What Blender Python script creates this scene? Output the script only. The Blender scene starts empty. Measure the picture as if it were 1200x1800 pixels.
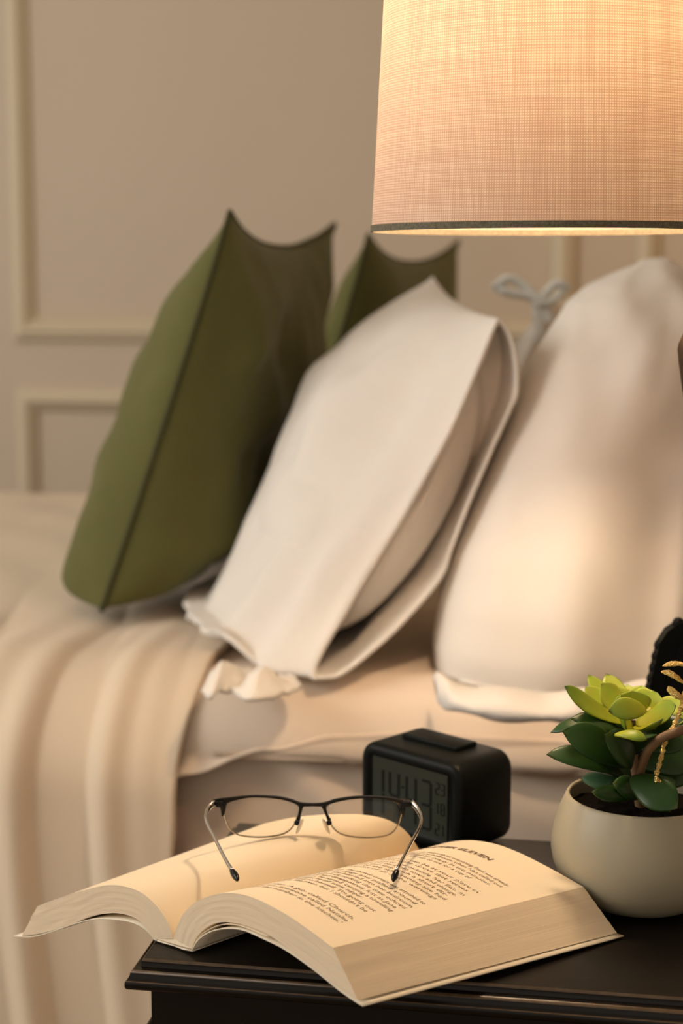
import bpy, bmesh, math, random
from mathutils import Vector, Matrix, noise
V = Vector
R = math.radians
random.seed(7)
scene = bpy.context.scene
COL = scene.collection

# ------------------------------------------------------------------ camera
FPX = 2900.0                      # focal length in pixels of the 1200x1800 frame
CAM = V((0, 0, 1.01))
PITCH = math.atan(428 / FPX)      # looking slightly down
cam_d = bpy.data.cameras.new('camera')
cam = bpy.data.objects.new('camera', cam_d)
COL.objects.link(cam)
cam.location = CAM
cam.rotation_euler = (R(90) - PITCH, 0, 0)
cam_d.sensor_fit = 'VERTICAL'
cam_d.sensor_height = 36
cam_d.sensor_width = 24
cam_d.lens = FPX / 1800 * 36
cam_d.clip_start = 0.05
cam_d.dof.use_dof = True
cam_d.dof.focus_distance = 0.985
cam_d.dof.aperture_fstop = 5.6
scene.camera = cam

# ------------------------------------------------------------------ world, light, exposure
scene.view_settings.view_transform = 'Standard'
scene.view_settings.look = 'None'
scene.view_settings.exposure = 0.0
scene.view_settings.gamma = 1.0
scene.view_settings.use_curve_mapping = False
w = bpy.data.worlds.new('world')
scene.world = w
w.use_nodes = True
w.node_tree.nodes['Background'].inputs[0].default_value = (1.0, 0.90, 0.78, 1)
w.node_tree.nodes['Background'].inputs[1].default_value = 0.56

def area_light(name, loc, target, size, power, col):
    d = bpy.data.lights.new(name, 'AREA')
    d.shape = 'RECTANGLE'; d.size = size[0]; d.size_y = size[1]
    d.energy = power; d.color = col
    o = bpy.data.objects.new(name, d); COL.objects.link(o)
    o.location = loc
    o.rotation_euler = (V(target) - V(loc)).to_track_quat('-Z', 'Y').to_euler()
    return o
# daylight through a window on the foot side of the room
area_light('window_light', (-2.3, 0.9, 1.85), (0.1, 1.6, 0.8), (1.6, 1.5), 44, (1.0, 0.95, 0.88))

# warm bedside lamp on the far side of the bed, out of frame
_l = bpy.data.lights.new('far_lamp_light', 'POINT'); _l.energy = 2.2; _l.color = (1.0, 0.62, 0.34); _l.shadow_soft_size = 0.06
_o = bpy.data.objects.new('far_lamp_light', _l); COL.objects.link(_o); _o.location = (0.72, 2.62, 1.16)

# ------------------------------------------------------------------ placing helpers (pixel + depth or height -> world point)
_fw = V((0, math.cos(PITCH), -math.sin(PITCH)))
_up = V((0, math.sin(PITCH), math.cos(PITCH)))
def ray(x, y):
    return V((1, 0, 0)) * ((x - 600) / FPX) + _up * ((900 - y) / FPX) + _fw
def atz(x, y, z):
    r = ray(x, y); return CAM + r * ((z - CAM.z) / r.z)
def aty(x, y, Y):
    r = ray(x, y); return CAM + r * (Y / r.y)
def onplane(x, y, p, n):
    r = ray(x, y); return CAM + r * ((p - CAM).dot(n) / r.dot(n))

# ------------------------------------------------------------------ material helpers
def mat(name, col, rough=0.6, metal=0.0, spec=0.5, sheen=0.0, noise_s=None, noise_a=0.06, bump=None, coat=0.0, trans=0.0, ior=1.45, sub=0.0):
    m = bpy.data.materials.new(name); m.use_nodes = True
    nt = m.node_tree; b = nt.nodes['Principled BSDF']
    b.inputs['Base Color'].default_value = (*col, 1)
    b.inputs['Roughness'].default_value = rough
    b.inputs['Metallic'].default_value = metal
    b.inputs['Specular IOR Level'].default_value = spec
    b.inputs['Sheen Weight'].default_value = sheen
    b.inputs['Sheen Roughness'].default_value = 0.4
    b.inputs['Coat Weight'].default_value = coat
    b.inputs['Transmission Weight'].default_value = trans
    b.inputs['IOR'].default_value = ior
    if sub:
        b.inputs['Subsurface Weight'].default_value = sub
        b.inputs['Subsurface Radius'].default_value = (0.004, 0.003, 0.002)
        b.inputs['Subsurface Scale'].default_value = 1.0
    if noise_s:
        tc = nt.nodes.new('ShaderNodeTexCoord')
        n = nt.nodes.new('ShaderNodeTexNoise'); n.inputs['Scale'].default_value = noise_s
        n.inputs['Detail'].default_value = 4
        nt.links.new(tc.outputs['Object'], n.inputs['Vector'])
        cr = nt.nodes.new('ShaderNodeMix'); cr.data_type = 'RGBA'
        cr.inputs[6].default_value = (*[max(0, c * (1 - noise_a * 2)) for c in col], 1)
        cr.inputs[7].default_value = (*[min(1, c * (1 + noise_a)) for c in col], 1)
        nt.links.new(n.outputs['Fac'], cr.inputs[0])
        nt.links.new(cr.outputs[2], b.inputs['Base Color'])
    if bump:
        sc, st, dist = bump
        tc = nt.nodes.new('ShaderNodeTexCoord')
        n2 = nt.nodes.new('ShaderNodeTexNoise'); n2.inputs['Scale'].default_value = sc
        n2.inputs['Detail'].default_value = 3
        nt.links.new(tc.outputs['Object'], n2.inputs['Vector'])
        bp = nt.nodes.new('ShaderNodeBump'); bp.inputs['Strength'].default_value = st
        bp.inputs['Distance'].default_value = dist
        nt.links.new(n2.outputs['Fac'], bp.inputs['Height'])
        nt.links.new(bp.outputs['Normal'], b.inputs['Normal'])
    return m

M = {}
M['wall'] = mat('wall_paint', (0.57, 0.475, 0.36), 0.6, noise_s=3, noise_a=0.02)
M['trim'] = mat('trim_paint', (0.62, 0.53, 0.38), 0.45)
M['ceiling'] = mat('ceiling_paint', (0.75, 0.70, 0.62), 0.8)
M['floor'] = mat('floor_wood', (0.22, 0.13, 0.07), 0.5, noise_s=12, noise_a=0.2)
M['green'] = mat('green_velvet', (0.120, 0.118, 0.040), 0.85, spec=0.12, sheen=0.16, noise_s=14, noise_a=0.10, bump=(60, 0.15, 0.002))
M['green_seam'] = mat('green_seam', (0.055, 0.052, 0.018), 0.9)
M['white'] = mat('white_cotton', (0.79, 0.735, 0.665), 0.85, spec=0.15, sheen=0.1, noise_s=7, noise_a=0.03, bump=(18, 0.25, 0.006))
M['sheet'] = mat('cream_sheet', (0.80, 0.665, 0.535), 0.85, spec=0.15, noise_s=5, noise_a=0.03, bump=(14, 0.2, 0.006))
M['blanket'] = mat('cream_blanket', (0.73, 0.60, 0.45), 0.9, spec=0.1, sheen=0.15, noise_s=5, noise_a=0.05, bump=(400, 0.1, 0.001))
M['paper'] = mat('book_paper', (0.84, 0.70, 0.50), 0.75, spec=0.2)
M['ink'] = mat('ink', (0.17, 0.11, 0.065), 0.8)
M['cover'] = mat('book_cover', (0.78, 0.68, 0.52), 0.4)
M['blackplastic'] = mat('black_plastic', (0.005, 0.006, 0.005), 0.42, spec=0.11, bump=(900, 0.05, 0.0005))
M['lcd'] = mat('lcd', (0.032, 0.036, 0.025), 0.3, spec=0.25, noise_s=20, noise_a=0.1)
M['lcd_seg'] = mat('lcd_segment', (0.006, 0.008, 0.005), 0.3, spec=0.2)
M['pot'] = mat('white_ceramic', (0.37, 0.32, 0.22), 0.42, spec=0.4, noise_s=9, noise_a=0.03, bump=(45, 0.06, 0.002))
M['soil'] = mat('soil', (0.006, 0.005, 0.0035), 0.95, spec=0.03, bump=(150, 0.8, 0.004))
M['black_metal'] = mat('black_metal', (0.004, 0.004, 0.004), 0.35, spec=0.22)
M['silver'] = mat('silver_metal', (0.72, 0.68, 0.62), 0.16, metal=1.0)
M['blackrubber'] = mat('black_rubber', (0.004, 0.004, 0.004), 0.25, spec=0.3)
M['brass'] = mat('brass', (0.6, 0.42, 0.2), 0.3, metal=1.0)
M['stem'] = mat('plant_stem', (0.16, 0.09, 0.04), 0.6)
M['frameblack'] = mat('black_lacquer', (0.002, 0.0025, 0.002), 0.45, spec=0.10)
M['glassblack'] = mat('dark_glass', (0.003, 0.0035, 0.004), 0.3, spec=0.10)
M['pullwood'] = mat('dark_wood_knob', (0.022, 0.014, 0.007), 0.5, spec=0.2)
M['ribbon'] = mat('ribbon_cotton', (0.70, 0.70, 0.66), 0.85)
M['headboard'] = mat('headboard_fabric', (0.30, 0.24, 0.18), 0.9)

def gold():
    m = mat('gold_glitter', (1.0, 0.72, 0.26), 0.30, metal=1.0)
    nt = m.node_tree; b = nt.nodes['Principled BSDF']
    tc = nt.nodes.new('ShaderNodeTexCoord')
    n = nt.nodes.new('ShaderNodeTexVoronoi'); n.inputs['Scale'].default_value = 1300
    nt.links.new(tc.outputs['Object'], n.inputs['Vector'])
    bp = nt.nodes.new('ShaderNodeBump'); bp.inputs['Strength'].default_value = 1.0
    bp.inputs['Distance'].default_value = 0.0012
    nt.links.new(n.outputs['Distance'], bp.inputs['Height'])
    nt.links.new(bp.outputs['Normal'], b.inputs['Normal'])
    return m
M['gold'] = gold()

def glass():
    # thin spectacle lens: mostly transparent with a Fresnel reflection
    m = bpy.data.materials.new('clear_lens'); m.use_nodes = True
    nt = m.node_tree; nt.nodes.remove(nt.nodes['Principled BSDF'])
    t = nt.nodes.new('ShaderNodeBsdfTransparent'); t.inputs[0].default_value = (0.975, 0.965, 0.945, 1)
    g = nt.nodes.new('ShaderNodeBsdfGlossy'); g.inputs['Roughness'].default_value = 0.02
    f = nt.nodes.new('ShaderNodeFresnel'); f.inputs[0].default_value = 1.35
    ms = nt.nodes.new('ShaderNodeMixShader')
    nt.links.new(f.outputs[0], ms.inputs[0]); nt.links.new(t.outputs[0], ms.inputs[1]); nt.links.new(g.outputs[0], ms.inputs[2])
    nt.links.new(ms.outputs[0], nt.nodes['Material Output'].inputs[0])
    return m
M['lens'] = glass()
M['silicone'] = mat('clear_silicone', (0.85, 0.72, 0.55), 0.2, trans=0.6, ior=1.3)

def leaf_mat(name, base, tip, edge):
    # colour runs from the leaf's base to its tip (UV x) as the plant itself is coloured
    m = bpy.data.materials.new(name); m.use_nodes = True
    nt = m.node_tree; b = nt.nodes['Principled BSDF']
    uv = nt.nodes.new('ShaderNodeUVMap')
    sep = nt.nodes.new('ShaderNodeSeparateXYZ')
    nt.links.new(uv.outputs[0], sep.inputs[0])
    cr = nt.nodes.new('ShaderNodeValToRGB')
    cr.color_ramp.elements[0].color = (*base, 1); cr.color_ramp.elements[1].color = (*tip, 1)
    e = cr.color_ramp.elements.new(0.93); e.color = (*tip, 1)
    cr.color_ramp.elements[2].color = (*edge, 1)
    nt.links.new(sep.outputs[0], cr.inputs[0])
    n = nt.nodes.new('ShaderNodeTexNoise'); n.inputs['Scale'].default_value = 120
    tc = nt.nodes.new('ShaderNodeTexCoord'); nt.links.new(tc.outputs['Object'], n.inputs[0])
    mx = nt.nodes.new('ShaderNodeMix'); mx.data_type = 'RGBA'; mx.blend_type = 'MULTIPLY'
    mx.inputs[0].default_value = 0.35
    nt.links.new(cr.outputs[0], mx.inputs[6]); nt.links.new(n.outputs['Color'], mx.inputs[7])
    gm = nt.nodes.new('ShaderNodeMix'); gm.data_type = 'RGBA'
    gm.inputs[0].default_value = 0.25
    nt.links.new(mx.outputs[2], gm.inputs[6]); nt.links.new(cr.outputs[0], gm.inputs[7])
    nt.links.new(gm.outputs[2], b.inputs['Base Color'])
    b.inputs['Roughness'].default_value = 0.38
    tr = nt.nodes.new('ShaderNodeBsdfTranslucent')
    nt.links.new(gm.outputs[2], tr.inputs[0])
    ms = nt.nodes.new('ShaderNodeMixShader'); ms.inputs[0].default_value = 0.22
    out = nt.nodes['Material Output']
    nt.links.new(b.outputs[0], ms.inputs[1]); nt.links.new(tr.outputs[0], ms.inputs[2])
    nt.links.new(ms.outputs[0], out.inputs[0])
    return m
M['leaf_bright'] = leaf_mat('bright_leaf', (0.72, 0.72, 0.03), (0.50, 0.62, 0.06), (0.30, 0.40, 0.06))
M['leaf_mid'] = leaf_mat('mid_leaf', (0.55, 0.56, 0.02), (0.24, 0.36, 0.03), (0.05, 0.08, 0.015))
M['leaf_dark'] = leaf_mat('dark_leaf', (0.02, 0.045, 0.006), (0.025, 0.085, 0.012), (0.07, 0.11, 0.015))
M['leaf_blue'] = leaf_mat('blue_green_leaf', (0.05, 0.12, 0.05), (0.07, 0.17, 0.08), (0.08, 0.1, 0.04))

def paper_edge():
    # page edges: fine lines that follow the page layers (UV y = depth through the block)
    m = bpy.data.materials.new('page_edges'); m.use_nodes = True
    nt = m.node_tree; b = nt.nodes['Principled BSDF']
    uv = nt.nodes.new('ShaderNodeUVMap')
    mp = nt.nodes.new('ShaderNodeMapping'); mp.inputs['Scale'].default_value = (0.45, 120, 1)
    nt.links.new(uv.outputs[0], mp.inputs[0])
    n = nt.nodes.new('ShaderNodeTexNoise'); n.inputs['Scale'].default_value = 1.0
    n.inputs['Detail'].default_value = 6; n.inputs['Roughness'].default_value = 0.7
    nt.links.new(mp.outputs[0], n.inputs[0])
    cr = nt.nodes.new('ShaderNodeValToRGB')
    cr.color_ramp.elements[0].position = 0.3; cr.color_ramp.elements[0].color = (0.64, 0.51, 0.355, 1)
    cr.color_ramp.elements[1].position = 0.6; cr.color_ramp.elements[1].color = (0.88, 0.71, 0.50, 1)
    nt.links.new(n.outputs[0], cr.inputs[0]); nt.links.new(cr.outputs[0], b.inputs['Base Color'])
    bp = nt.nodes.new('ShaderNodeBump'); bp.inputs['Strength'].default_value = 0.5; bp.inputs['Distance'].default_value = 0.0004
    nt.links.new(n.outputs[0], bp.inputs['Height']); nt.links.new(bp.outputs[0], b.inputs['Normal'])
    b.inputs['Roughness'].default_value = 0.8
    return m
M['edges'] = paper_edge()

def espresso():
    m = mat('espresso_wood', (0.020, 0.013, 0.009), 0.30, spec=0.36, coat=0.0)
    nt = m.node_tree; b = nt.nodes['Principled BSDF']
    b.inputs['Coat Roughness'].default_value = 0.3
    tc = nt.nodes.new('ShaderNodeTexCoord')
    mp = nt.nodes.new('ShaderNodeMapping'); mp.inputs['Scale'].default_value = (6, 60, 60)
    nt.links.new(tc.outputs['Object'], mp.inputs[0])
    n = nt.nodes.new('ShaderNodeTexNoise'); n.inputs['Scale'].default_value = 2; n.inputs['Detail'].default_value = 6
    nt.links.new(mp.outputs[0], n.inputs[0])
    cr = nt.nodes.new('ShaderNodeValToRGB')
    cr.color_ramp.elements[0].color = (0.003, 0.002, 0.0013, 1); cr.color_ramp.elements[1].color = (0.009, 0.0058, 0.0038, 1)
    nt.links.new(n.outputs[0], cr.inputs[0]); nt.links.new(cr.outputs[0], b.inputs['Base Color'])
    bp = nt.nodes.new('ShaderNodeBump'); bp.inputs['Strength'].default_value = 0.15; bp.inputs['Distance'].default_value = 0.001
    nt.links.new(n.outputs[0], bp.inputs['Height']); nt.links.new(bp.outputs[0], b.inputs['Normal'])
    return m
M['espresso'] = espresso()
M['worn'] = mat('worn_edge_wood', (0.10, 0.062, 0.032), 0.35, noise_s=150, noise_a=0.35)

def shade_mat():
    # woven linen: warp and weft threads from UV, light passes through the cloth
    m = bpy.data.materials.new('linen_shade'); m.use_nodes = True
    nt = m.node_tree; nt.nodes.remove(nt.nodes['Principled BSDF'])
    out = nt.nodes['Material Output']
    N = nt.nodes.new; L = nt.links.new
    uv = N('ShaderNodeUVMap'); sep = N('ShaderNodeSeparateXYZ'); L(uv.outputs[0], sep.inputs[0])
    # slub noise stretched along each thread
    def slub(sx, sy):
        mp = N('ShaderNodeMapping'); mp.inputs['Scale'].default_value = (sx, sy, 1)
        L(uv.outputs[0], mp.inputs[0])
        n = N('ShaderNodeTexNoise'); n.inputs['Scale'].default_value = 1; n.inputs['Detail'].default_value = 3
        L(mp.outputs[0], n.inputs[0]); return n
    def math_(op, a, b=None):
        k = N('ShaderNodeMath'); k.operation = op
        for i, v in enumerate((a, b)):
            if v is None: continue
            if isinstance(v, (int, float)): k.inputs[i].default_value = v
            else: L(v, k.inputs[i])
        return k.outputs[0]
    wob = slub(30, 30)
    wv = math_('MULTIPLY', math_('SUBTRACT', wob.outputs[0], 0.5), 0.9)
    # UV is in thread units: one thread = 1
    sx = math_('SINE', math_('MULTIPLY', math_('ADD', sep.outputs[0], wv), 2 * math.pi))
    sy = math_('SINE', math_('MULTIPLY', math_('ADD', sep.outputs[1], wv), 2 * math.pi))
    gx = math_('MULTIPLY', math_('ADD', sx, 1), 0.5)
    gy = math_('MULTIPLY', math_('ADD', sy, 1), 0.5)
    dots = math_('MULTIPLY', math_('POWER', gx, 1.0), math_('POWER', gy, 1.1))
    s1 = slub(0.02, 0.55); s2 = slub(0.55, 0.02)
    sl = math_('ADD', math_('MULTIPLY', s1.outputs[0], 0.5), math_('MULTIPLY', s2.outputs[0], 0.5))
    fac = math_('ADD', math_('MULTIPLY', dots, 0.78), math_('MULTIPLY', math_('SUBTRACT', sl, 0.5), 1.1))
    cr = N('ShaderNodeValToRGB')
    cr.color_ramp.elements[0].position = 0.0; cr.color_ramp.elements[0].color = (0.46, 0.26, 0.15, 1)
    cr.color_ramp.elements[1].position = 0.66; cr.color_ramp.elements[1].color = (1.0, 0.84, 0.58, 1)
    L(fac, cr.inputs[0])
    df = N('ShaderNodeBsdfDiffuse'); tr = N('ShaderNodeBsdfTranslucent')
    crd = N('ShaderNodeValToRGB')
    crd.color_ramp.elements[0].color = (0.50, 0.36, 0.29, 1)
    crd.color_ramp.elements[1].color = (0.78, 0.66, 0.56, 1)
    L(fac, crd.inputs[0]); L(crd.outputs[0], df.inputs[0]); L(cr.outputs[0], tr.inputs[0])
    bp = N('ShaderNodeBump'); bp.inputs['Strength'].default_value = 0.4; bp.inputs['Distance'].default_value = 0.0006
    L(dots, bp.inputs['Height']); L(bp.outputs[0], df.inputs['Normal'])
    ms = N('ShaderNodeMixShader'); ms.inputs[0].default_value = 0.080
    L(df.outputs[0], ms.inputs[1]); L(tr.outputs[0], ms.inputs[2])
    L(ms.outputs[0], out.inputs[0])
    return m
M['shade'] = shade_mat()
M['hem'] = mat('shade_hem_tape', (0.17, 0.15, 0.10), 0.9, noise_s=500, noise_a=0.35, bump=(900, 0.6, 0.0008))

def emit(name, col, s):
    m = bpy.data.materials.new(name); m.use_nodes = True
    nt = m.node_tree; nt.nodes.remove(nt.nodes['Principled BSDF'])
    e = nt.nodes.new('ShaderNodeEmission'); e.inputs[0].default_value = (*col, 1); e.inputs[1].default_value = s
    nt.links.new(e.outputs[0], nt.nodes['Material Output'].inputs[0])
    return m
M['bulb'] = emit('lit_bulb', (1.0, 0.76, 0.50), 235)

# ------------------------------------------------------------------ object helpers
def thing(name, label, cat, loc, group=None):
    o = bpy.data.objects.new(name, None); COL.objects.link(o)
    o.location = loc; o.empty_display_size = 0.05
    o['label'] = label; o['category'] = cat
    if group: o['group'] = group
    bpy.context.view_layer.update()
    return o

def world_off(parent):
    t = V((0, 0, 0))
    p = parent
    while p is not None:
        t += p.location; p = p.parent
    return t

def part(name, verts, faces, m, parent=None, smooth=True, uvs=None, label=None, mats=None, fmat=None):
    """verts in world coordinates; one mesh object, child of parent"""
    off = world_off(parent)
    me = bpy.data.meshes.new(name)
    me.from_pydata([V(v) - off for v in verts], [], faces)
    for mm in (mats or [m]): me.materials.append(mm)
    if fmat:
        for i, k in enumerate(fmat): me.polygons[i].material_index = k
    if uvs:
        ul = me.uv_layers.new(name='UVMap')
        for poly in me.polygons:
            for li, vi in zip(poly.loop_indices, poly.vertices):
                ul.data[li].uv = uvs[vi]
    if smooth:
        for p in me.polygons: p.use_smooth = True
    me.update()
    o = bpy.data.objects.new(name, me); COL.objects.link(o)
    if parent: o.parent = parent
    if label: o['label'] = label
    return o

def fix_normals(o):
    bm = bmesh.new(); bm.from_mesh(o.data)
    bmesh.ops.recalc_face_normals(bm, faces=bm.faces[:])
    bm.to_mesh(o.data); bm.free()
    return o

def sharp(o, deg=35):
    me = o.data
    bm = bmesh.new(); bm.from_mesh(me)
    for e in bm.edges:
        if len(e.link_faces) == 2 and e.calc_face_angle(0) > R(deg): e.smooth = False
        if len(e.link_faces) == 2 and e.link_faces[0].material_index != e.link_faces[1].material_index: e.smooth = False
    bm.to_mesh(me); bm.free()
    return o

def struct(name, verts, faces, m, smooth=False, parent=None):
    o = part(name, verts, faces, m, parent, smooth)
    if parent is None: o['kind'] = 'structure'
    return o

def grid(fn, nu, nv, closed_u=False, closed_v=False, flip=False):
    vs = []; uv = []
    for i in range(nu + (0 if closed_u else 1)):
        for j in range(nv + (0 if closed_v else 1)):
            vs.append(fn(i / nu, j / nv)); uv.append((i / nu, j / nv))
    cu = nu if closed_u else nu + 1; cv = nv if closed_v else nv + 1
    fs = []
    for i in range(nu):
        for j in range(nv):
            a = (i % cu) * cv + (j % cv); b = ((i + 1) % cu) * cv + (j % cv)
            c = ((i + 1) % cu) * cv + ((j + 1) % cv); d = (i % cu) * cv + ((j + 1) % cv)
            fs.append((a, b, c, d) if not flip else (d, c, b, a))
    return vs, fs, uv

def merge(*parts):
    V_, F_ = [], []
    for vs, fs in parts:
        k = len(V_); V_ += list(vs); F_ += [tuple(i + k for i in f) for f in fs]
    return V_, F_

def box(c, sx, sy, sz, ax=V((1, 0, 0)), ay=V((0, 1, 0)), az=V((0, 0, 1))):
    c = V(c); vs = []
    for dz in (-1, 1):
        for dy in (-1, 1):
            for dx in (-1, 1):
                vs.append(c + ax * dx * sx / 2 + ay * dy * sy / 2 + az * dz * sz / 2)
    return vs, [(0, 2, 3, 1), (4, 5, 7, 6), (0, 1, 5, 4), (2, 6, 7, 3), (0, 4, 6, 2), (1, 3, 7, 5)]

def bevel_box(name, c, sx, sy, sz, r, seg, m, parent, ax=V((1, 0, 0)), ay=V((0, 1, 0)), az=V((0, 0, 1)), label=None):
    vs, fs = box(c, sx, sy, sz, ax, ay, az)
    o = part(name, vs, fs, m, parent, label=label)
    bm = bmesh.new(); bm.from_mesh(o.data)
    bmesh.ops.bevel(bm, geom=bm.edges[:], offset=r, segments=seg, profile=0.5, affect='EDGES')
    bmesh.ops.recalc_face_normals(bm, faces=bm.faces[:])
    for f in bm.faces: f.smooth = True
    bm.to_mesh(o.data); bm.free()
    sharp(o, 50)
    return o

def catmull(pts, n):
    """smooth resample of a polyline to n+1 points, even in arc length"""
    P = [V(p) for p in pts]
    P = [P[0] * 2 - P[1]] + P + [P[-1] * 2 - P[-2]]
    out = []
    for i in range(1, len(P) - 2):
        for k in range(20):
            t = k / 20
            p0, p1, p2, p3 = P[i - 1:i + 3]
            out.append(0.5 * ((2 * p1) + (p2 - p0) * t + (2 * p0 - 5 * p1 + 4 * p2 - p3) * t * t + (3 * p1 - p0 - 3 * p2 + p3) * t ** 3))
    out.append(P[-2])
    L = [0]
    for a, b in zip(out, out[1:]): L.append(L[-1] + (b - a).length)
    res = []; j = 0
    for i in range(n + 1):
        s = L[-1] * i / n
        while j < len(L) - 2 and L[j + 1] < s: j += 1
        d = L[j + 1] - L[j]
        res.append(out[j].lerp(out[j + 1], (s - L[j]) / d if d > 1e-12 else 0))
    return res

def tube(pts, rad, nseg=10, caps=True, flat=1.0, flat_dir=None):
    """tube along pts; rad a number or list; flat squashes along flat_dir"""
    P = [V(p) for p in pts]
    if not isinstance(rad, (list, tuple)): rad = [rad] * len(P)
    vs = []; fs = []
    up = flat_dir or V((0, 0, 1))
    for i, p in enumerate(P):
        t = (P[min(i + 1, len(P) - 1)] - P[max(i - 1, 0)]).normalized()
        s = t.cross(up)
        if s.length < 1e-4: s = t.cross(V((1, 0, 0)))
        s.normalize(); n = s.cross(t).normalized()
        for k in range(nseg):
            a = 2 * math.pi * k / nseg
            vs.append(p + s * math.cos(a) * rad[i] + n * math.sin(a) * rad[i] * flat)
    for i in range(len(P) - 1):
        for k in range(nseg):
            a = i * nseg + k; b = i * nseg + (k + 1) % nseg
            fs.append((a, b, b + nseg, a + nseg))
    if caps:
        fs.append(tuple(reversed(range(nseg)))); fs.append(tuple((len(P) - 1) * nseg + k for k in range(nseg)))
    return vs, fs

def lathe(c, prof, n=48):
    """prof list of (r, z) ; c centre"""
    c = V(c); vs = []; fs = []
    for (r, z) in prof:
        for k in range(n):
            a = 2 * math.pi * k / n
            vs.append(c + V((r * math.cos(a), r * math.sin(a), z)))
    for i in range(len(prof) - 1):
        for k in range(n):
            a = i * n + k; b = i * n + (k + 1) % n
            fs.append((a, b, b + n, a + n))
    return vs, fs

def interp(tab, x):
    if x <= tab[0][0]: return tab[0][1]
    for (x0, y0), (x1, y1) in zip(tab, tab[1:]):
        if x <= x1:
            t = (x - x0) / (x1 - x0); t = t * t * (3 - 2 * t)
            return y0 + (y1 - y0) * t
    return tab[-1][1]

def sst(x): 
    x = max(0.0, min(1.0, x)); return x * x * (3 - 2 * x)
# ------------------------------------------------------------------ directions of the furniture
YAW = R(9.8)
A_ = V((math.cos(YAW), -math.sin(YAW), 0))     # along the bed, towards the head
C_ = V((math.sin(YAW), math.cos(YAW), 0))      # across the bed, away from the camera
Z_ = V((0, 0, 1))
TOP = 0.61                                      # nightstand top
BED = 0.640                                     # mattress top

def bedpt(a, c, z): return V((0.0, 1.41, 0)) + A_ * a + C_ * c + Z_ * z
def bedcoord(p):
    q = V((p.x, p.y - 1.41, 0)); return q.dot(A_), q.dot(C_)

# ------------------------------------------------------------------ room
WB = 1.86       # back wall, distance across the bed
struct('floor', *box(bedpt(-0.3, 0.2, -0.01), 5.2, 5.6, 0.02, A_, C_), M['floor'])
struct('ceiling', *box(bedpt(-0.3, 0.2, 2.46), 5.2, 5.6, 0.02, A_, C_), M['ceiling'])
struct('wall_back', *box(bedpt(-0.3, WB + 0.05, 1.225), 5.2, 0.1, 2.45, A_, C_), M['wall'])
struct('wall_right', *box(bedpt(1.20 + 0.05, 0.2 - 0.47, 1.225), 0.1, 4.6, 2.45, A_, C_), M['wall'])
struct('baseboard_back', *box(bedpt(-0.3, WB - 0.008, 0.06), 3.0, 0.016, 0.12, A_, C_), M['trim'])

def wall_at(px, py):
    p = onplane(px, py, bedpt(0, WB, 0), C_)
    a, _ = bedcoord(p); return a, p.z
def moulding_frame(name, a0, a1, z0, z1):
    # raised picture-frame moulding: profile swept round a rectangle with mitred corners
    prof = [(0, 0), (0, 0.010), (0.006, 0.016), (0.012, 0.017), (0.018, 0.024), (0.026, 0.024), (0.034, 0.016), (0.042, 0.010), (0.046, 0.0)]
    vs = []; fs = []
    for (d, h) in prof:
        for (a, z) in ((a0 + d, z0 + d), (a1 - d, z0 + d), (a1 - d, z1 - d), (a0 + d, z1 - d)):
            vs.append(bedpt(a, WB - h, z))
    for i in range(len(prof) - 1):
        for k in range(4):
            b = i * 4; fs.append((b + k, b + (k + 1) % 4, b + 4 + (k + 1) % 4, b + 4 + k))
    o = struct(name, vs, fs, M['trim'])
    fix_normals(o)
a_l, z_ub = wall_at(28, 598)
a_r, _ = wall_at(1012, 430)
_, z_lt = wall_at(28, 682)
stile = 0.115
wp = a_r - a_l
k = 0
for i in (-1, 0, 1):
    off = i * (wp + stile)
    if a_l + off + wp > 1.19: 
        right = 1.13
    else: right = a_l + off + wp
    moulding_frame('trim_%d' % (k + 1), a_l + off, right, z_ub, 2.25)
    moulding_frame('trim_%d' % (k + 2), a_l + off, right, 0.2, z_lt)
    k += 2

# ------------------------------------------------------------------ bed
bed = thing('bed', 'upholstered double bed with cream sheet, its mattress side facing the nightstand', 'bed', bedpt(0.0, 0.6, 0.0))
BW = 1.08
A0, A1 = -1.15, 0.93
vs, fs = box(bedpt((A0 + A1) / 2, BW / 2 + 0.02, 0.225), A1 - A0 - 0.04, BW - 0.06, 0.15, A_, C_)
part('bed_base', vs, fs, M['headboard'], bed, False)
for (la, lc) in ((A0 + .08, .08), (A1 - .08, .08), (A0 + .08, BW - .08), (A1 - .08, BW - .08)):
    v_, f_ = lathe(bedpt(la, lc, 0), [(0.001, 0), (0.02, 0), (0.028, 0.15), (0.001, 0.15)], 12)
    part('leg', v_, f_, M['espresso'], bed)

def wr(p, s, a, seed=0.0):
    return noise.noise(V((p[0] * s + seed, p[1] * s - seed, p[2] * s + seed * 0.5))) * a

# mattress in a fitted sheet: a rounded slab with soft creases
def slab(a0, a1, c0, c1, z0, z1, r, creases):
    prof = []
    prof.append((c0 + 0.03, z0)); prof.append((c0 + 0.01, z0))
    n = 12
    for i in range(30): prof.append((c0, z0 + 0.01 + (z1 - r - z0 - 0.01) * i / 30))
    for i in range(n + 1):
        t = math.pi / 2 * i / n; prof.append((c0 + r - r * math.cos(t), z1 - r + r * math.sin(t)))
    for i in range(1, 40): prof.append((c0 + r + (c1 - c0 - 2 * r) * i / 40, z1))
    for i in range(n + 1):
        t = math.pi / 2 * i / n; prof.append((c1 - r + r * math.sin(t), z1 - r + r * math.cos(t)))
    prof.append((c1, z0))
    m_ = len(prof)
    def fn(u, v):
        c, z = prof[min(m_ - 1, round(v * (m_ - 1)))]
        a = a0 + (a1 - a0) * u
        return creases(a, c, z)
    return fn, m_ - 1
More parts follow.
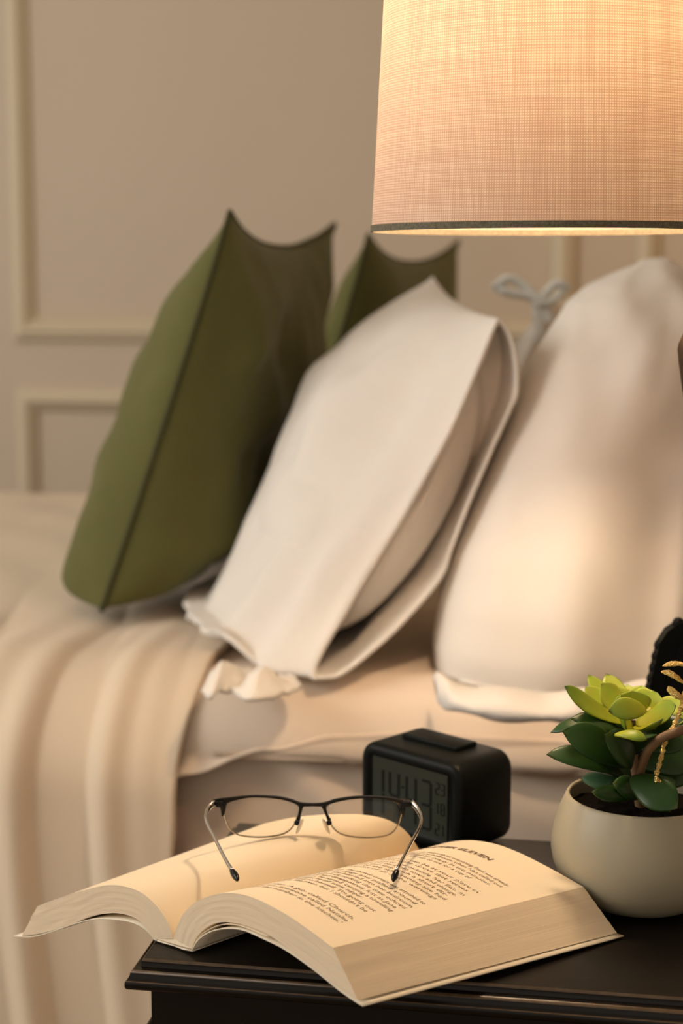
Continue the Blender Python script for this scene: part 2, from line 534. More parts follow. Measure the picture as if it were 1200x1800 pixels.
def mat_crease(a, c, z):
    top = max(0, min(1, (z - BED + 0.05) / 0.05))
    side = 1 - top
    d = 0
    # diagonal tension folds on the hanging side
    if c < 0.05:
        d -= side * 0.010 * max(0, math.sin((a * 1.0 + (z - 0.3) * 0.9) * 38 + 2 * noise.noise(V((a * 4, z * 4, 0))))) ** 2 * math.exp(-((a + 0.03) / 0.16) ** 2)
        d -= side * 0.006 * (noise.noise(V((a * 7, z * 3, 1.3))) + 0.4)
    dz = top * 0.006 * noise.noise(V((a * 6, c * 5, 2.0)))
    return bedpt(a, c + d, z + dz)
fn, nv = slab(A0, A1, 0.0, BW, 0.30, BED, 0.055, mat_crease)
vs, fs, uv = grid(fn, 150, nv, flip=True)
n0 = len(vs)
mt = part('mattress', vs, fs, M['sheet'], bed, uvs=uv)
# flat sheet folded over the near edge; its hem stands proud at the left and dies into the mattress at the right
def hem_fn(u, v):
    a = -0.15 + u * 0.70
    fade = max(0.0, min(1.0, (0.03 - a) / 0.16)); fade = fade * fade * (3 - 2 * fade)
    zb = interp([(-0.15, 0.560), (-0.13, 0.566), (-0.06, 0.592), (0.0, 0.607), (0.06, 0.612), (0.6, 0.612)], a)
    r = 0.062
    Ltop = 0.30
    # v: 0 at bottom hem, up round the edge and over the top
    s = v
    if s < 0.25:
        z = zb + (BED + 0.004 - r - zb) * (s / 0.25); c = -0.004
    elif s < 0.55:
        t = (s - 0.25) / 0.30 * math.pi / 2
        c = -0.004 + r - r * math.cos(t); z = BED + 0.004 - r + r * math.sin(t)
    else:
        c = -0.004 + r + (s - 0.55) / 0.45 * Ltop; z = BED + 0.004
    lift = fade * 0.016 * max(0, 1 - s / 0.5) ** 1.0 + 0.0015
    w_ = 0.004 * noise.noise(V((a * 9, s * 3, 0.7)))
    if s > 0.55: z += 0.002 * noise.noise(V((a * 6, c * 6, 5.0))) - 0.001
    return bedpt(a, c - lift - 0.010 - max(0, w_), z + (0.003 if s > 0.5 else 0) + lift * 0.2)
vs, fs, uv = grid(hem_fn, 90, 40, flip=True)
sh = part('flat_sheet', vs, fs, M['sheet'], bed, uvs=uv, label='cream flat sheet folded over the near mattress edge')
md = sh.modifiers.new('s', 'SOLIDIFY'); md.thickness = 0.003; md.offset = -1
# headboard out of frame at the right
bevel_box('headboard', bedpt(A1 + 0.06, BW / 2, 0.62), 0.07, BW + 0.1, 1.1, 0.02, 4, M['headboard'], bed, A_, C_)

# ------------------------------------------------------------------ blanket draped over the foot side
BL0 = -1.25
blk_prof_len = None
def blanket_edge(s):
    # right border of the blanket (distance along the bed), s 0..1 from far side to floor
    return interp([(0, -0.30), (0.40, -0.14), (0.55, -0.122), (0.62, -0.128), (0.70, -0.140), (0.8, -0.155), (1, -0.17)], s)
def bl_fn(u, v):
    r = 0.11; zt = BED + 0.017; cx = 0.066
    top_len = BW - cx; arc = r * math.pi / 2; drop = zt - r - 0.03
    tot = top_len + arc + drop
    s = v * tot
    e = blanket_edge(v)
    a = BL0 + (e - BL0) * u
    if s < top_len:
        c = BW - s; z = zt; n = (0.0, 1.0); q = 0
    elif s < top_len + arc:
        t = (s - top_len) / r
        c = cx - r * math.sin(t); z = zt - r + r * math.cos(t); n = (-math.sin(t), math.cos(t)); q = 0
    else:
        q = (s - top_len - arc) / drop
        c = cx - r - 0.015 * q; z = zt - r - q * drop; n = (-1.0, 0.0)
    k = sst((s - top_len + 0.30) / 0.55)           # 0 on the flat top, 1 on the hanging part
    aw = a + 0.055 * noise.noise(V((a * 4.0, v * 3, 0))) + 0.03 * noise.noise(V((a * 1.3, v * 1.5, 7.0)))
    # pleats: broad rounded ridges with narrower valleys, slanting a little where they cross the edge
    ph = aw * 60 + 1.2 + (1 - k) * (c * 9) + 0.9 * math.sin(v * 4)
    pl = (abs(math.sin(ph * 0.5)) ** 0.7) * 1.5 - 0.9
    pl += 0.30 * math.sin(aw * 150 + 0.7 + 2 * math.sin(aw * 9)) * k + 0.40 * math.sin(aw * 19 + 2.0 + v * 2)
    near = sst((e - a) / 0.10)
    d = (0.0005 + 0.0165 * k + 0.011 * q) * (pl * near + (1 - near) * 0.1)
    d += (1 - k) * (0.007 * noise.noise(V((a * 3 + c * 4, c * 1.2, 3.1))) + 0.0015 * math.sin((a * 1.6 + c * 1.5 + 0.1 * noise.noise(V((a * 5, c * 5, 0)))) * 21) * sst((-0.12 - a) / 0.3))
    d = max(d, -0.004)
    return bedpt(a, c + n[0] * abs(1) * d, max(0.012, z + n[1] * d))
vs, fs, uv = grid(bl_fn, 300, 200)
bl = part('blanket', vs, fs, M['blanket'], None, uvs=uv)
bl['label'] = 'cream blanket draped over the bed at left, falling in vertical folds'
bl['category'] = 'blanket'
fix_normals(bl)
md = bl.modifiers.new('s', 'SOLIDIFY'); md.thickness = 0.005; md.offset = 0

# ------------------------------------------------------------------ pillows
def pillow_fn(Pn, Wd, Hd, w, h, T, cx=0.07, cy=0.07, pu=2.4, pv=2.4, ce=3.2, pb=None, q=0.55, seed=0.0, wr_a=0.006, tb=1.0, sag=0.25, bow=0.0):
    """Pn near bottom corner; Wd width direction; Hd height direction; thickness T to each side"""
    Wd = Wd.normalized(); Hd = Hd.normalized(); N = Hd.cross(Wd).normalized()
    if N.x > 0: N = -N          # normal faces the foot of the bed (left)
    def fn(u, v, side):
        uu = 2 * u - 1; vv = 2 * v - 1
        x = uu * (1 - cx * (1 - abs(vv) ** ce)); y = vv * (1 - cy * (1 - abs(uu) ** ce))
        pu_ = pu + (6 * sst((-0.1 - vv) / 0.8) if pb else 0)
        th = max(0.0, (1 - abs(uu) ** pu_) * (1 - abs(vv) ** (pb if (pb and vv < 0) else pv))) ** q
        th *= 1 + sag * (-vv) * 0.8
        p = Pn + Wd * (x + 1) * w / 2 + Hd * (y + 1) * h / 2
        d = T * th * side * (tb if side < 0 else 1)
        ww = noise.noise(V((uu * 2.0 + seed, vv * 2.2, side))) * wr_a * 2 + noise.noise(V((uu * 5 + seed, vv * 5, side * 2))) * wr_a
        d += ww * th
        lw = sst((0.25 - vv) / 1.1)
        Nd = (N * (1 - lw) + (V((N.x, N.y, 0)).normalized() - Z_ * (0.40 * side)) * lw)
        p = p + Nd * d - N * bow * (1 - vv * vv)
        return p
    return fn, N

def build_pillow(name, label, fn, floor_z, m, parent, n=56):
    vs = []; fs = []; uv = []
    def idx(side, i, j):
        return mp[(side, i, j)]
    mp = {}
    for side in (1, -1):
        for i in range(n + 1):
            for j in range(n + 1):
                border = i in (0, n) or j in (0, n)
                if side == -1 and border:
                    mp[(-1, i, j)] = mp[(1, i, j)]; continue
                # denser near borders
                u = 0.5 - 0.5 * math.cos(math.pi * i / n); v = 0.5 - 0.5 * math.cos(math.pi * j / n)
                p = fn(u, v, side)
                if p.z < floor_z: p = V((p.x, p.y, floor_z))
                mp[(side, i, j)] = len(vs); vs.append(p); uv.append((u, v))
    for side in (1, -1):
        for i in range(n):
            for j in range(n):
                q = (idx(side, i, j), idx(side, i + 1, j), idx(side, i + 1, j + 1), idx(side, i, j + 1))
                fs.append(q if side == 1 else tuple(reversed(q)))
    o = part(name, vs, fs, m, parent, uvs=uv)
    fix_normals(o)
    return o, vs, mp, n

def seam(vs, mp, n, parent, m, r=0.0022, nm='piping'):
    loop = [vs[mp[(1, i, 0)]] for i in range(n + 1)] + [vs[mp[(1, n, j)]] for j in range(1, n + 1)] + \
           [vs[mp[(1, i, n)]] for i in range(n - 1, -1, -1)] + [vs[mp[(1, 0, j)]] for j in range(n - 1, 0, -1)]
    loop.append(loop[0])
    v_, f_ = tube(loop, r, 6, caps=False)
    part(nm, v_, f_, m, parent)

ZB = BED + 0.013
ZG = BED + 0.027
def lean_dir(p0, p1): return (p1 - p0)

# green pillow, near one
gb = atz(178, 1072, ZG + 0.010)
gt = aty(404, 372, gb.y + 0.03)
gf = aty(588, 448, gb.y + 0.47)
Hd = gt - gb; hh = Hd.length
Wd = (gf - gt); Wd.z = 0
g1 = thing('pillow', 'nearer of the two green velvet pillows, its pointed corner highest, behind the white sham', 'pillow', V((gb.x, gb.y, ZB)) , 'green velvet pillows')
fn, N = pillow_fn(gb, Wd, Hd, Wd.length, hh, 0.088, cx=0.04, cy=0.16, q=0.60, seed=1.0, wr_a=0.010, ce=2.3, sag=0.22, bow=0.0, pb=6, pu=3.0, tb=0.82)
_, pv_, mp_, n_ = build_pillow('pillow_body', '', fn, ZG, M['green'], g1)
seam(pv_, mp_, n_, g1, M['green_seam'], 0.0030)
# green pillow, far one
fb = atz(470, 935, ZB + 0.01)
ft = aty(647, 412, 2.10)
fb = V((ft.x - 0.11, 2.07, ZG + 0.01))
ff = aty(806, 447, 2.56)
Hd2 = ft - fb; Wd2 = ff - ft; Wd2.z = 0
g2 = thing('pillow', 'farther green velvet pillow, only its top corners showing beyond the nearer one', 'pillow', V((fb.x, fb.y, ZB)), 'green velvet pillows')
fn, N = pillow_fn(fb, Wd2, Hd2, Wd2.length, Hd2.length, 0.075, cx=0.05, cy=0.18, q=0.60, seed=4.0, ce=2.3, sag=0.22, pb=6, pu=3.0)
_, pv_, mp_, n_ = build_pillow('pillow_body', '', fn, ZG, M['green'], g2, 40)
seam(pv_, mp_, n_, g2, M['green_seam'], 0.0028)

rows = [  # pixel y, left x, right x, depth of the near face
    (1250, 800, 1150, 1.375), (1232, 778, 1185, 1.37), (1200, 768, 1205, 1.365), (1120, 765, 1215, 1.365), (1040, 779, 1222, 1.37),
    (950, 801, 1228, 1.38), (860, 832, 1232, 1.395), (780, 864, 1236, 1.41), (700, 898, 1240, 1.43), (620, 940, 1244, 1.45),
    (570, 968, 1244, 1.47), (530, 992, 1240, 1.49), (500, 1028, 1228, 1.505), (478, 1072, 1208, 1.52), (463, 1112, 1175, 1.53)]
green_T = (gb.copy(), Wd.copy(), Hd.copy())
def rp_left(z):
    # left limit of the right-hand pillow at height z
    prev = None
    for (y, xl, xr, Y) in rows:
        p = aty(xl, y, Y + 0.12)
        if prev and p.z > z:
            t = (z - prev.z) / max(1e-6, p.z - prev.z)
            return prev.x + (p.x - prev.x) * max(0, min(1, t))
        prev = p
    return 9.0
def clear_of_green(p):
    b, W_, H2 = green_T
    n_ = H2.normalized().cross(W_.normalized()).normalized()
    if n_.x > 0: n_ = -n_
    r_ = p - b
    uu = 2 * r_.dot(W_.normalized()) / W_.length - 1; vv = 2 * r_.dot(H2.normalized()) / H2.length - 1
    if abs(uu) > 1.25 or abs(vv) > 1.15: return p
    a1 = min(1, abs(uu)); a2 = min(1, abs(vv))
    th = ((1 - a1 ** 9) * (1 - a2 ** (6 if vv < 0 else 2.4)) + 1e-6) ** 0.6 * 1.05
    lim = -(0.089 * th + 0.010)
    d_ = r_.dot(n_)
    return p + n_ * (lim - d_) if d_ > lim else p
# ---- white sham with its open hem towards the camera
sb = atz(556, 1196, ZB)
st = aty(878, 560, sb.y + 0.06)
Hs = st - sb
Ws = V((-0.085, 0.99, 0)).normalized()
sham = thing('pillow', 'white pillow in an open-ended case, middle of the stack, next to the green pillows', 'pillow', V((sb.x, sb.y, ZB)), 'white bed pillows')
Ns = Hs.normalized().cross(Ws).normalized()
if Ns.x > 0: Ns = -Ns
hs = Hs.length; wS = 0.42
def sham_T(u, v):
    # half thickness towards the foot: open mouth near u=0, full body, closed far end
    vv = 2 * v - 1
    body = 0.128 * (max(0, 1 - abs(vv) ** (2.0 if vv > 0 else 5.0))) ** 0.60 * (1 - 0.28 * vv)
    endu = max(0.0, 1 - max(0, (u - 0.55) / 0.45) ** 2.2) ** 0.6
    mt_ = interp([(0, 0.10), (0.14, 0.34), (0.36, 0.80), (0.6, 1.0), (1, 1.0)], u)
    mb_ = interp([(0, 0.12), (0.08, 0.52), (0.2, 0.92), (0.4, 1.0), (1, 1.0)], u)
    lo_ = sst((0.25 - vv) / 0.9)
    mouth = mt_ + (mb_ - mt_) * lo_
    return body * endu * mouth
def sham_pt(u, v, side, k=1.0):
    vv = 2 * v - 1
    T = sham_T(u, v) * k
    if side < 0:
        open_ = 0.050 * (max(0, 1 - abs(vv - 0.35 * (1 - abs(vv))) ** 2.2)) ** 0.5 * (1 - 0.15 * vv)
        T = max(open_ * max(0, 1 - u * 1.3), T * 0.30) * (0 if abs(vv) > 0.9999 else 1)
    y = vv * (1 - 0.05 * (1 - (2 * u - 1) ** 2))
    curve = 0.030 * (1 - vv * vv)     # the hem sweeps a little towards the foot at mid height
    lw = sst((0.35 - vv) / 1.1) if side > 0 else 0.0
    Nd = Ns * (1 - lw) + (V((Ns.x, Ns.y, 0)).normalized() * 1.08 - Z_ * 0.52) * lw
    p = sb + Ws * (u * wS + 0.010 * math.sin(v * 7)) + Hs * ((y + 1) / 2) + Nd * (T * side)
    p += A_ * curve * 0.55 + Z_ * (0.036 * u * (y + 1) / 2)
    p += Ns * side * (noise.noise(V((u * 4, v * 5, side * 3.0))) * 0.018 + noise.noise(V((u * 9 + v * 3, v * 9 - u * 4, side * 3.0))) * 0.006) * (T / 0.15)
    if side < 0: p.x = min(p.x, rp_left(p.z) - 0.008)
    p = clear_of_green(p)
    fl_ = ZB + 0.026 * sst((-0.07 - bedcoord(p)[0]) / 0.05)
    if p.z < fl_: p = V((p.x, p.y, fl_))
    return p
vs1, fs1, uv1 = grid(lambda u, v: sham_pt(u, 0.5 - 0.5 * math.cos(math.pi * v), 1), 60, 60)
vs2, fs2, uv2 = grid(lambda u, v: sham_pt(u, 0.5 - 0.5 * math.cos(math.pi * v), -1), 60, 60, flip=True)
v_, f_ = merge((vs1, fs1), (vs2, fs2))
o = part('pillowcase', v_, f_, M['white'], sham)
bm = bmesh.new(); bm.from_mesh(o.data); bmesh.ops.remove_doubles(bm, verts=bm.verts[:], dist=0.0004)
bmesh.ops.recalc_face_normals(bm, faces=bm.faces[:]); bm.to_mesh(o.data); bm.free()
md = o.modifiers.new('s', 'SOLIDIFY'); md.thickness = 0.003; md.offset = -1
# the pillow inside, seen through the mouth
def inner(u, v):
    th = 2 * math.pi * v
    uu = 0.022 + 0.86 * u
    r_ = math.sin(math.pi * min(1, max(0, u))) ** 0.22 if 0 < u < 1 else 0
    vv = math.cos(th) * 0.93 * r_
    s_ = math.sin(th)
    Tm = (sham_T(uu, (vv + 1) / 2) * 0.88 if s_ > 0 else 0.042)
    p = sb + Ws * (uu * wS) + Hs * ((vv + 1) / 2) + Ns * (Tm * s_ * r_) + A_ * 0.015 * (1 - vv * vv)
    p = clear_of_green(p); p.x = min(p.x, rp_left(p.z) - 0.012)
    p.z = max(p.z, ZB + 0.005 + 0.028 * sst((-0.05 - bedcoord(p)[0]) / 0.05))
    return p
vs, fs, uv = grid(inner, 24, 36, closed_v=True)
fix_normals(part('inner_pillow', vs, fs, M['white'], sham))
# inside flap at the top of the mouth
def flap(u, v):
    vv = 0.66 + 0.31 * v
    p1 = sham_pt(0.02, vv, 1, 0.9); p2 = sham_pt(0.02, vv, -1, 0.95)
    return p1.lerp(p2, u) + Ws * (0.03 + 0.03 * (1 - v))
vs, fs, uv = grid(flap, 10, 16)
fl = part('inner_flap', vs, fs, M['white'], sham, label='folded inner flap at the top of the open end')
# crumpled tail of cloth at the bottom corner towards the foot
tl = [atz(352, 1214, ZB + 0.003), atz(372, 1200, ZB + 0.014), atz(398, 1196, ZB + 0.010), atz(430, 1200, ZB + 0.016), atz(478, 1204, ZB + 0.012), atz(530, 1204, ZB + 0.004)]
tl = catmull(tl, 40)
def tail(u, v):
    i = round(u * 40)
    b = tl[i]; back = sham_pt(0.05 + 0.10 * (1 - u), 0.05, 1)
    p = b.lerp(back, v * 0.8)
    p.z = max(ZB, ZB + 0.002 + 0.018 * math.sin(math.pi * min(1, v * 1.1)) * (0.55 + 0.45 * math.sin(u * 12)) + 0.004 * noise.noise(V((u * 14, v * 5, 0))))
    return p
vs, fs, uv = grid(tail, 40, 16)
o = part('case_corner', vs, fs, M['white'], sham)
md = o.modifiers.new('s', 'SOLIDIFY'); md.thickness = 0.003

# ---- right pillow, nearest the head of the bed
rp = thing('pillow', 'large white pillow at the right, nearest the lamp shade, its folded hem on the sheet', 'pillow', atz(965, 1245, ZB), 'white bed pillows')
# the near end of this pillow is a broad rounded face; build it as stacked rings
ring_c = []
for (y, xl, xr, Y) in rows:
    Yc = Y + 0.12
    pl = aty(xl, y, Yc); pr = aty(xr, y, Yc)
    ring_c.append((pl, pr, Y))
nr = 64
def rp_ring(k, ang):
    # k float row index
    i = min(len(ring_c) - 2, int(k)); t = k - i
    pl = ring_c[i][0].lerp(ring_c[i + 1][0], t); pr = ring_c[i][1].lerp(ring_c[i + 1][1], t)
    c = (pl + pr) / 2; hw = (pr - pl).length / 2
    z = c.z
    lng = 0.52
    # superellipse in plan: short axis across, long axis away from camera
    ca, sa = math.cos(ang), math.sin(ang)
    ex = 0.78
    x = math.copysign(abs(ca) ** ex, ca) * hw
    yy = math.copysign(abs(sa) ** ex, sa)
    h01 = k / (len(ring_c) - 1)
    yd = -0.12 * (1 - 0.5 * h01 ** 6) if yy < 0 else (lng - 0.12) * (1 - 0.3 * h01 ** 4)
    p = V((c.x + x, 0, z)) + V((0, c.y, 0)) + V((C_.x * (0.5 if yy < 0 else 1.5), 1, 0)) * (abs(yy) * yd)
    # folds: soft creases falling from the upper right corner and swelling near the hem
    f = 0
    if yy < 0.3:
        s_ = x / hw
        f += 0.017 * noise.noise(V((s_ * 1.1 + h01 * 1.8, h01 * 3.0 - s_ * 0.6, 4.0))) + 0.004 * noise.noise(V((s_ * 2.5 + h01 * 5, h01 * 5 - s_ * 2, 8.0)))
        f += 0.010 * math.exp(-((s_ - 0.80 + 0.35 * (h01 - 0.45) ** 2 * 4) / 0.13) ** 2) * math.exp(-((h01 - 0.35) / 0.3) ** 2)
        f -= 0.012 * math.exp(-((h01 - 0.47 - 0.10 * s_) / 0.05) ** 2) * max(0, s_ - 0.1)
        f += 0.004 * math.sin(s_ * 17 + 5 * h01) * math.exp(-(h01 / 0.14) ** 2)
        f += 0.005 * math.sin((s_ * 0.8 + h01 * 2.3) * 9) * max(0, 0.5 - abs(h01 - 0.75))
    p.y -= f * 1.3
    p.x += f * 0.4 * (1 if x < 0 else 0)
    return p
nk = 70
vs, fs = [], []
for i in range(nk + 1):
    k = (len(ring_c) - 1) * i / nk
    for j in range(nr):
        vs.append(rp_ring(k, 2 * math.pi * j / nr))
for i in range(nk):
    for j in range(nr):
        a = i * nr + j; b = i * nr + (j + 1) % nr
        fs.append((a, b, b + nr, a + nr))
# rounded top: extra shrinking rings
def rows_cap(base_i, steps, dz):
    global vs, fs
    base = vs[base_i * nr:(base_i + 1) * nr]
    c = sum(base, V()) / nr
    prev = base_i
    for q in range(1, steps + 1):
        t = math.pi / 2 * q / steps
        st_ = len(vs) // nr
        for b in base:
            p = c + (b - c) * max(0.001, math.cos(t)); p.z = b.z + dz * math.sin(t)
            vs.append(p)
        for j in range(nr):
            a = prev * nr + j; b = prev * nr + (j + 1) % nr
            fs.append((a, b, st_ * nr + (j + 1) % nr, st_ * nr + j))
        prev = st_
rows_cap(nk, 6, 0.006)
rows_cap(0, 4, -0.006)
for v in vs:
    if v.z < ZB: v.z = ZB
fix_normals(part('pillow_body', vs, fs, M['white'], rp))
# folded hem lying on the sheet in front
hp = [atz(768, 1222, ZB + 0.010), atz(800, 1240, ZB + 0.010), atz(870, 1254, ZB + 0.009), atz(960, 1260, ZB + 0.009), atz(1040, 1258, ZB + 0.010), atz(1120, 1246, ZB + 0.010), atz(1200, 1235, ZB + 0.010)]
hp = catmull(hp, 50)
def hemf(u, v):
    b = hp[round(u * 50)]
    rr = 0.011 + 0.002 * math.sin(u * 23)
    t = v * 2 * math.pi
    dep = V((0.0, 1, 0))
    return b + dep * (0.03 - 0.03 * math.cos(t)) + Z_ * (rr * math.sin(t) * (1.0 if 0 < u < 1 else 0.3) + 0.001 * noise.noise(V((u * 20, v * 4, 0))))
vs, fs, uv = grid(hemf, 50, 20, closed_v=True)
fix_normals(part('folded_hem', vs, fs, M['white'], rp, label='folded case hem along the bottom'))

# ---- third white pillow beyond, with a tied ribbon at its corner
qb = V((0.10, 1.93, ZB + 0.01))
qt = aty(972, 520, 2.03)
qp = thing('pillow', 'white pillow mostly hidden beyond the other two, with a tied ribbon at its corner', 'pillow', V((qb.x, qb.y, ZB)), 'white bed pillows')
fn, N = pillow_fn(qb, C_ + A_ * 0.1, qt - qb, 0.48, (qt - qb).length, 0.05, cx=0.05, cy=0.10, q=0.6, seed=9.0)
build_pillow('pillow_body', '', fn, ZB, M['white'], qp, 32)
kc = aty(948, 528, 1.95)
def loop_pts(a, b, c_, d): return catmull([a, b, c_, d], 16)
def px_b(x, y, dy=0.0): return aty(x, y, 1.95 + dy)
v_, f_ = lathe(kc, [(0.0005, -0.011), (0.008, -0.007), (0.011, 0), (0.008, 0.007), (0.0005, 0.011)], 14)
bow = part('ribbon_bow', v_, f_, M['ribbon'], qp, label='pale cotton ribbon tied in a bow')
for pts in ([(946, 526), (925, 506), (900, 490), (882, 494), (878, 508), (900, 516), (925, 520), (946, 530)],
            [(950, 530), (962, 512), (978, 498), (990, 505), (980, 522), (962, 532), (950, 530)]):
    P = catmull([px_b(x, y) for x, y in pts], 30)
    v_, f_ = tube(P, 0.011, 8, flat=0.45, flat_dir=_up)
    part('ribbon_loop', v_, f_, M['ribbon'], bow)
for pts in ([(948, 532), (944, 552), (948, 580), (940, 604)], [(950, 532), (958, 545), (966, 566)]):
    P = catmull([px_b(x, y) for x, y in pts], 14)
    v_, f_ = tube(P, 0.006, 8, flat=0.25, flat_dir=V((0, 1, 0)))
    part('ribbon_tail', v_, f_, M['ribbon'], bow)

# ------------------------------------------------------------------ nightstand
nc = atz(257, 1682, TOP)                      # front-left corner of the flat top
NW, ND = 0.46, atz(940, 1468, TOP)
nd = (ND - nc).dot(C_) - 0.011
ns = thing('nightstand', 'black-brown wooden nightstand with a stepped moulded top, under the open book', 'nightstand', V(((nc + A_ * NW / 2 + C_ * nd / 2).x, (nc + A_ * NW / 2 + C_ * nd / 2).y, 0)))
def rect(d, z):
    a0 = nc - A_ * d - C_ * d; a1 = nc + A_ * (NW + d) - C_ * d
    a2 = nc + A_ * (NW + d) + C_ * (nd + d); a3 = nc - A_ * d + C_ * (nd + d)
    return [V((p.x, p.y, z)) for p in (a0, a1, a2, a3)]
prof = [(0.000, 0, 0), (0.0012, -0.0003, 0), (0.0020, -0.0010, 1), (0.0023, -0.0018, 1), (0.0023, -0.0044, 0), (0.0026, -0.0050, 0), (0.0045, -0.0054, 0), (0.0062, -0.0056, 0),
        (0.0072, -0.0062, 1), (0.0077, -0.0072, 1), (0.0078, -0.0084, 0), (0.0084, -0.0100, 0), (0.0096, -0.0112, 0), (0.0101, -0.0118, 1), (0.0104, -0.0128, 0), (0.0103, -0.0150, 0),
        (0.0096, -0.0165, 0), (0.0080, -0.0172, 0), (0.0, -0.0174, 0)]
vs = []; fs = []; fm = []
for (d, dz, k) in prof:
    vs += rect(d, TOP + dz)
for i in range(len(prof) - 1):
    for k in range(4):
        fs.append((i * 4 + k, i * 4 + (k + 1) % 4, i * 4 + 4 + (k + 1) % 4, i * 4 + 4 + k)); fm.append(prof[i + 1][2])
fs.append((3, 2, 1, 0)); fm.append(0)
n_ = (len(prof) - 1) * 4
fs.append((n_, n_ + 1, n_ + 2, n_ + 3)); fm.append(0)
o = part('tabletop', vs, fs, None, ns, True, mats=[M['espresso'], M['worn']], fmat=fm)
fix_normals(o); sharp(o, 48)
ins = 0.002
vs, fs = box(nc + A_ * (NW / 2) + C_ * (nd / 2) + Z_ * (0.3375 - TOP), NW - 2 * ins, nd - 2 * ins, 0.515, A_, C_)
part('cabinet_body', vs, fs, M['espresso'], ns, False)
for (da, dc) in ((0.03, 0.03), (NW - 0.03, 0.03), (0.03, nd - 0.03), (NW - 0.03, nd - 0.03)):
    vs, fs = box(nc + A_ * da + C_ * dc + Z_ * (0.04 - TOP), 0.04, 0.04, 0.08, A_, C_)
    part('leg', vs, fs, M['espresso'], ns, False)
for zc in (0.47, 0.27):
    dr = bevel_box('drawer_front', nc - A_ * 0.006 + C_ * (nd / 2) + Z_ * (zc - TOP), 0.014, nd - 0.05, 0.16, 0.003, 2, M['espresso'], ns, A_, C_)
    v_, f_ = tube([nc - A_ * 0.013 + C_ * (nd / 2) + Z_ * (zc - TOP) - A_ * t for t in (0, 0.008, 0.012, 0.02, 0.024)], [0.005, 0.005, 0.012, 0.012, 0.004], 14)
    part('knob', v_, f_, M['brass'], dr)

# ------------------------------------------------------------------ open book
A_sp = atz(320, 1668, TOP + 0.0015)
Cc = atz(1095, 1645, TOP + 0.002)
# near cover corner hovers slightly over the table edge
rB = ray(637, 1766)
t_ = (0.837 / rB.y)
Bc = CAM + rB * t_
eR = (Bc - A_sp); eR.z = 0; eR.normalize()
nR = V((-eR.y, eR.x, 0))                         # normal of the near right end plane
eL = V((-0.80, 0.60, 0)).normalized()
nL = V((-eL.y, eL.x, 0))
gut_far = atz(742, 1500, TOP + 0.012)
eRf = (Cc - gut_far); eRf.z = 0; eRf.normalize(); nRf = V((-eRf.y, eRf.x, 0))
def PR(x, y): return onplane(x, y, A_sp, nR)
def PRf(x, y): return onplane(x, y, Cc, nRf)
def PL(x, y): return onplane(x, y, A_sp, nL)

book = thing('book', 'thick open paperback lying on the nightstand with eyeglasses on its pages', 'book', V((A_sp.x, A_sp.y, TOP)))
NPT = 48
# near and far curves (top pages, underside)
topR_n = catmull([PR(x, y) for x, y in ((305, 1650), (308, 1636), (320, 1609), (341, 1588), (372, 1574), (408, 1570), (450, 1580), (500, 1606), (545, 1636), (585, 1666))], NPT)
botR_n = catmull([PR(x, y) for x, y in ((337, 1668), (344, 1650), (359, 1633), (378, 1623), (402, 1621), (432, 1627), (476, 1646), (530, 1684), (583, 1724), (629, 1758))], NPT)
fR = [(742, 1494), (760, 1488), (785, 1481), (812, 1477.5), (840, 1478), (876, 1485), (915, 1500), (955, 1520), (990, 1539), (1025, 1559)]
topR_f = catmull([PRf(x, y) for x, y in fR], NPT)
# far underside: below the top by the block thickness, resting on the table at the fore edge
bR = []
far_end = atz(1084, 1640, TOP + 0.0022)
near_end = botR_n[-1]
botR_f = []
for i, p in enumerate(topR_f):
    u = i / NPT
    th = (botR_n[i] - topR_n[i])
    q = p + V((0, 0, -1)) * 0.0
    w_ = th.dot(eR) * eRf + Z_ * th.z
    q = p + w_
    if q.z < TOP + 0.0022: q.z = TOP + 0.0022
    botR_f.append(q)
corr = far_end - botR_f[-1]
botR_f = [q + corr * (i / NPT) ** 2 for i, q in enumerate(botR_f)]
for q in botR_f: q.z = max(q.z, TOP + 0.0022)

def on_top(q, h=0.0012):
    r_ = V((q.x, q.y, 0)) - V((nc.x, nc.y, 0))
    a_, c_ = r_.dot(A_), r_.dot(C_)
    if -0.012 < a_ < NW + 0.012 and -0.012 < c_ < nd + 0.012: q.z = max(q.z, TOP + h)
    return q
for q in botR_n: on_top(q, 0.0025)
topL_n = catmull([PL(x, y) for x, y in ((303, 1650), (299, 1632), (288, 1610), (270, 1587), (248, 1569), (222, 1559), (190, 1556), (150, 1564), (108, 1577), (65, 1593))], NPT)
botL_n = catmull([PL(x, y) for x, y in ((276, 1656), (268, 1645), (256, 1630), (243, 1617), (222, 1608), (196, 1605), (160, 1611), (120, 1627), (75, 1640), (38, 1646))], NPT)
for q in botL_n: on_top(q, 0.0025)
GL = gut_far
eLf = V((-0.745, 0.667, 0)).normalized(); nLf = V((-eLf.y, eLf.x, 0))
cen = gut_far + V((0.0, 0.0, 0.0))
fl_px = [(738, 1496), (728, 1480), (714, 1462), (694, 1447), (668, 1437), (636, 1432), (600, 1431), (560, 1432.5), (515, 1437), (466, 1447)]
fl_z = [0.012, 0.020, 0.029, 0.036, 0.040, 0.041, 0.039, 0.035, 0.030, 0.024]
topL_f = catmull([atz(x, y, TOP + z) for (x, y), z in zip(fl_px, fl_z)], NPT)
eLF = (topL_f[-1] - topL_f[0]); eLF.z = 0; eLF.normalize()
botL_f = []
for i, p in enumerate(topL_f):
    th = botL_n[i] - topL_n[i]
    q = p + th.dot(eL) * eLF * 0.9 + Z_ * min(th.z, -0.012)
    q.z = max(q.z, TOP + 0.0022)
    botL_f.append(q)

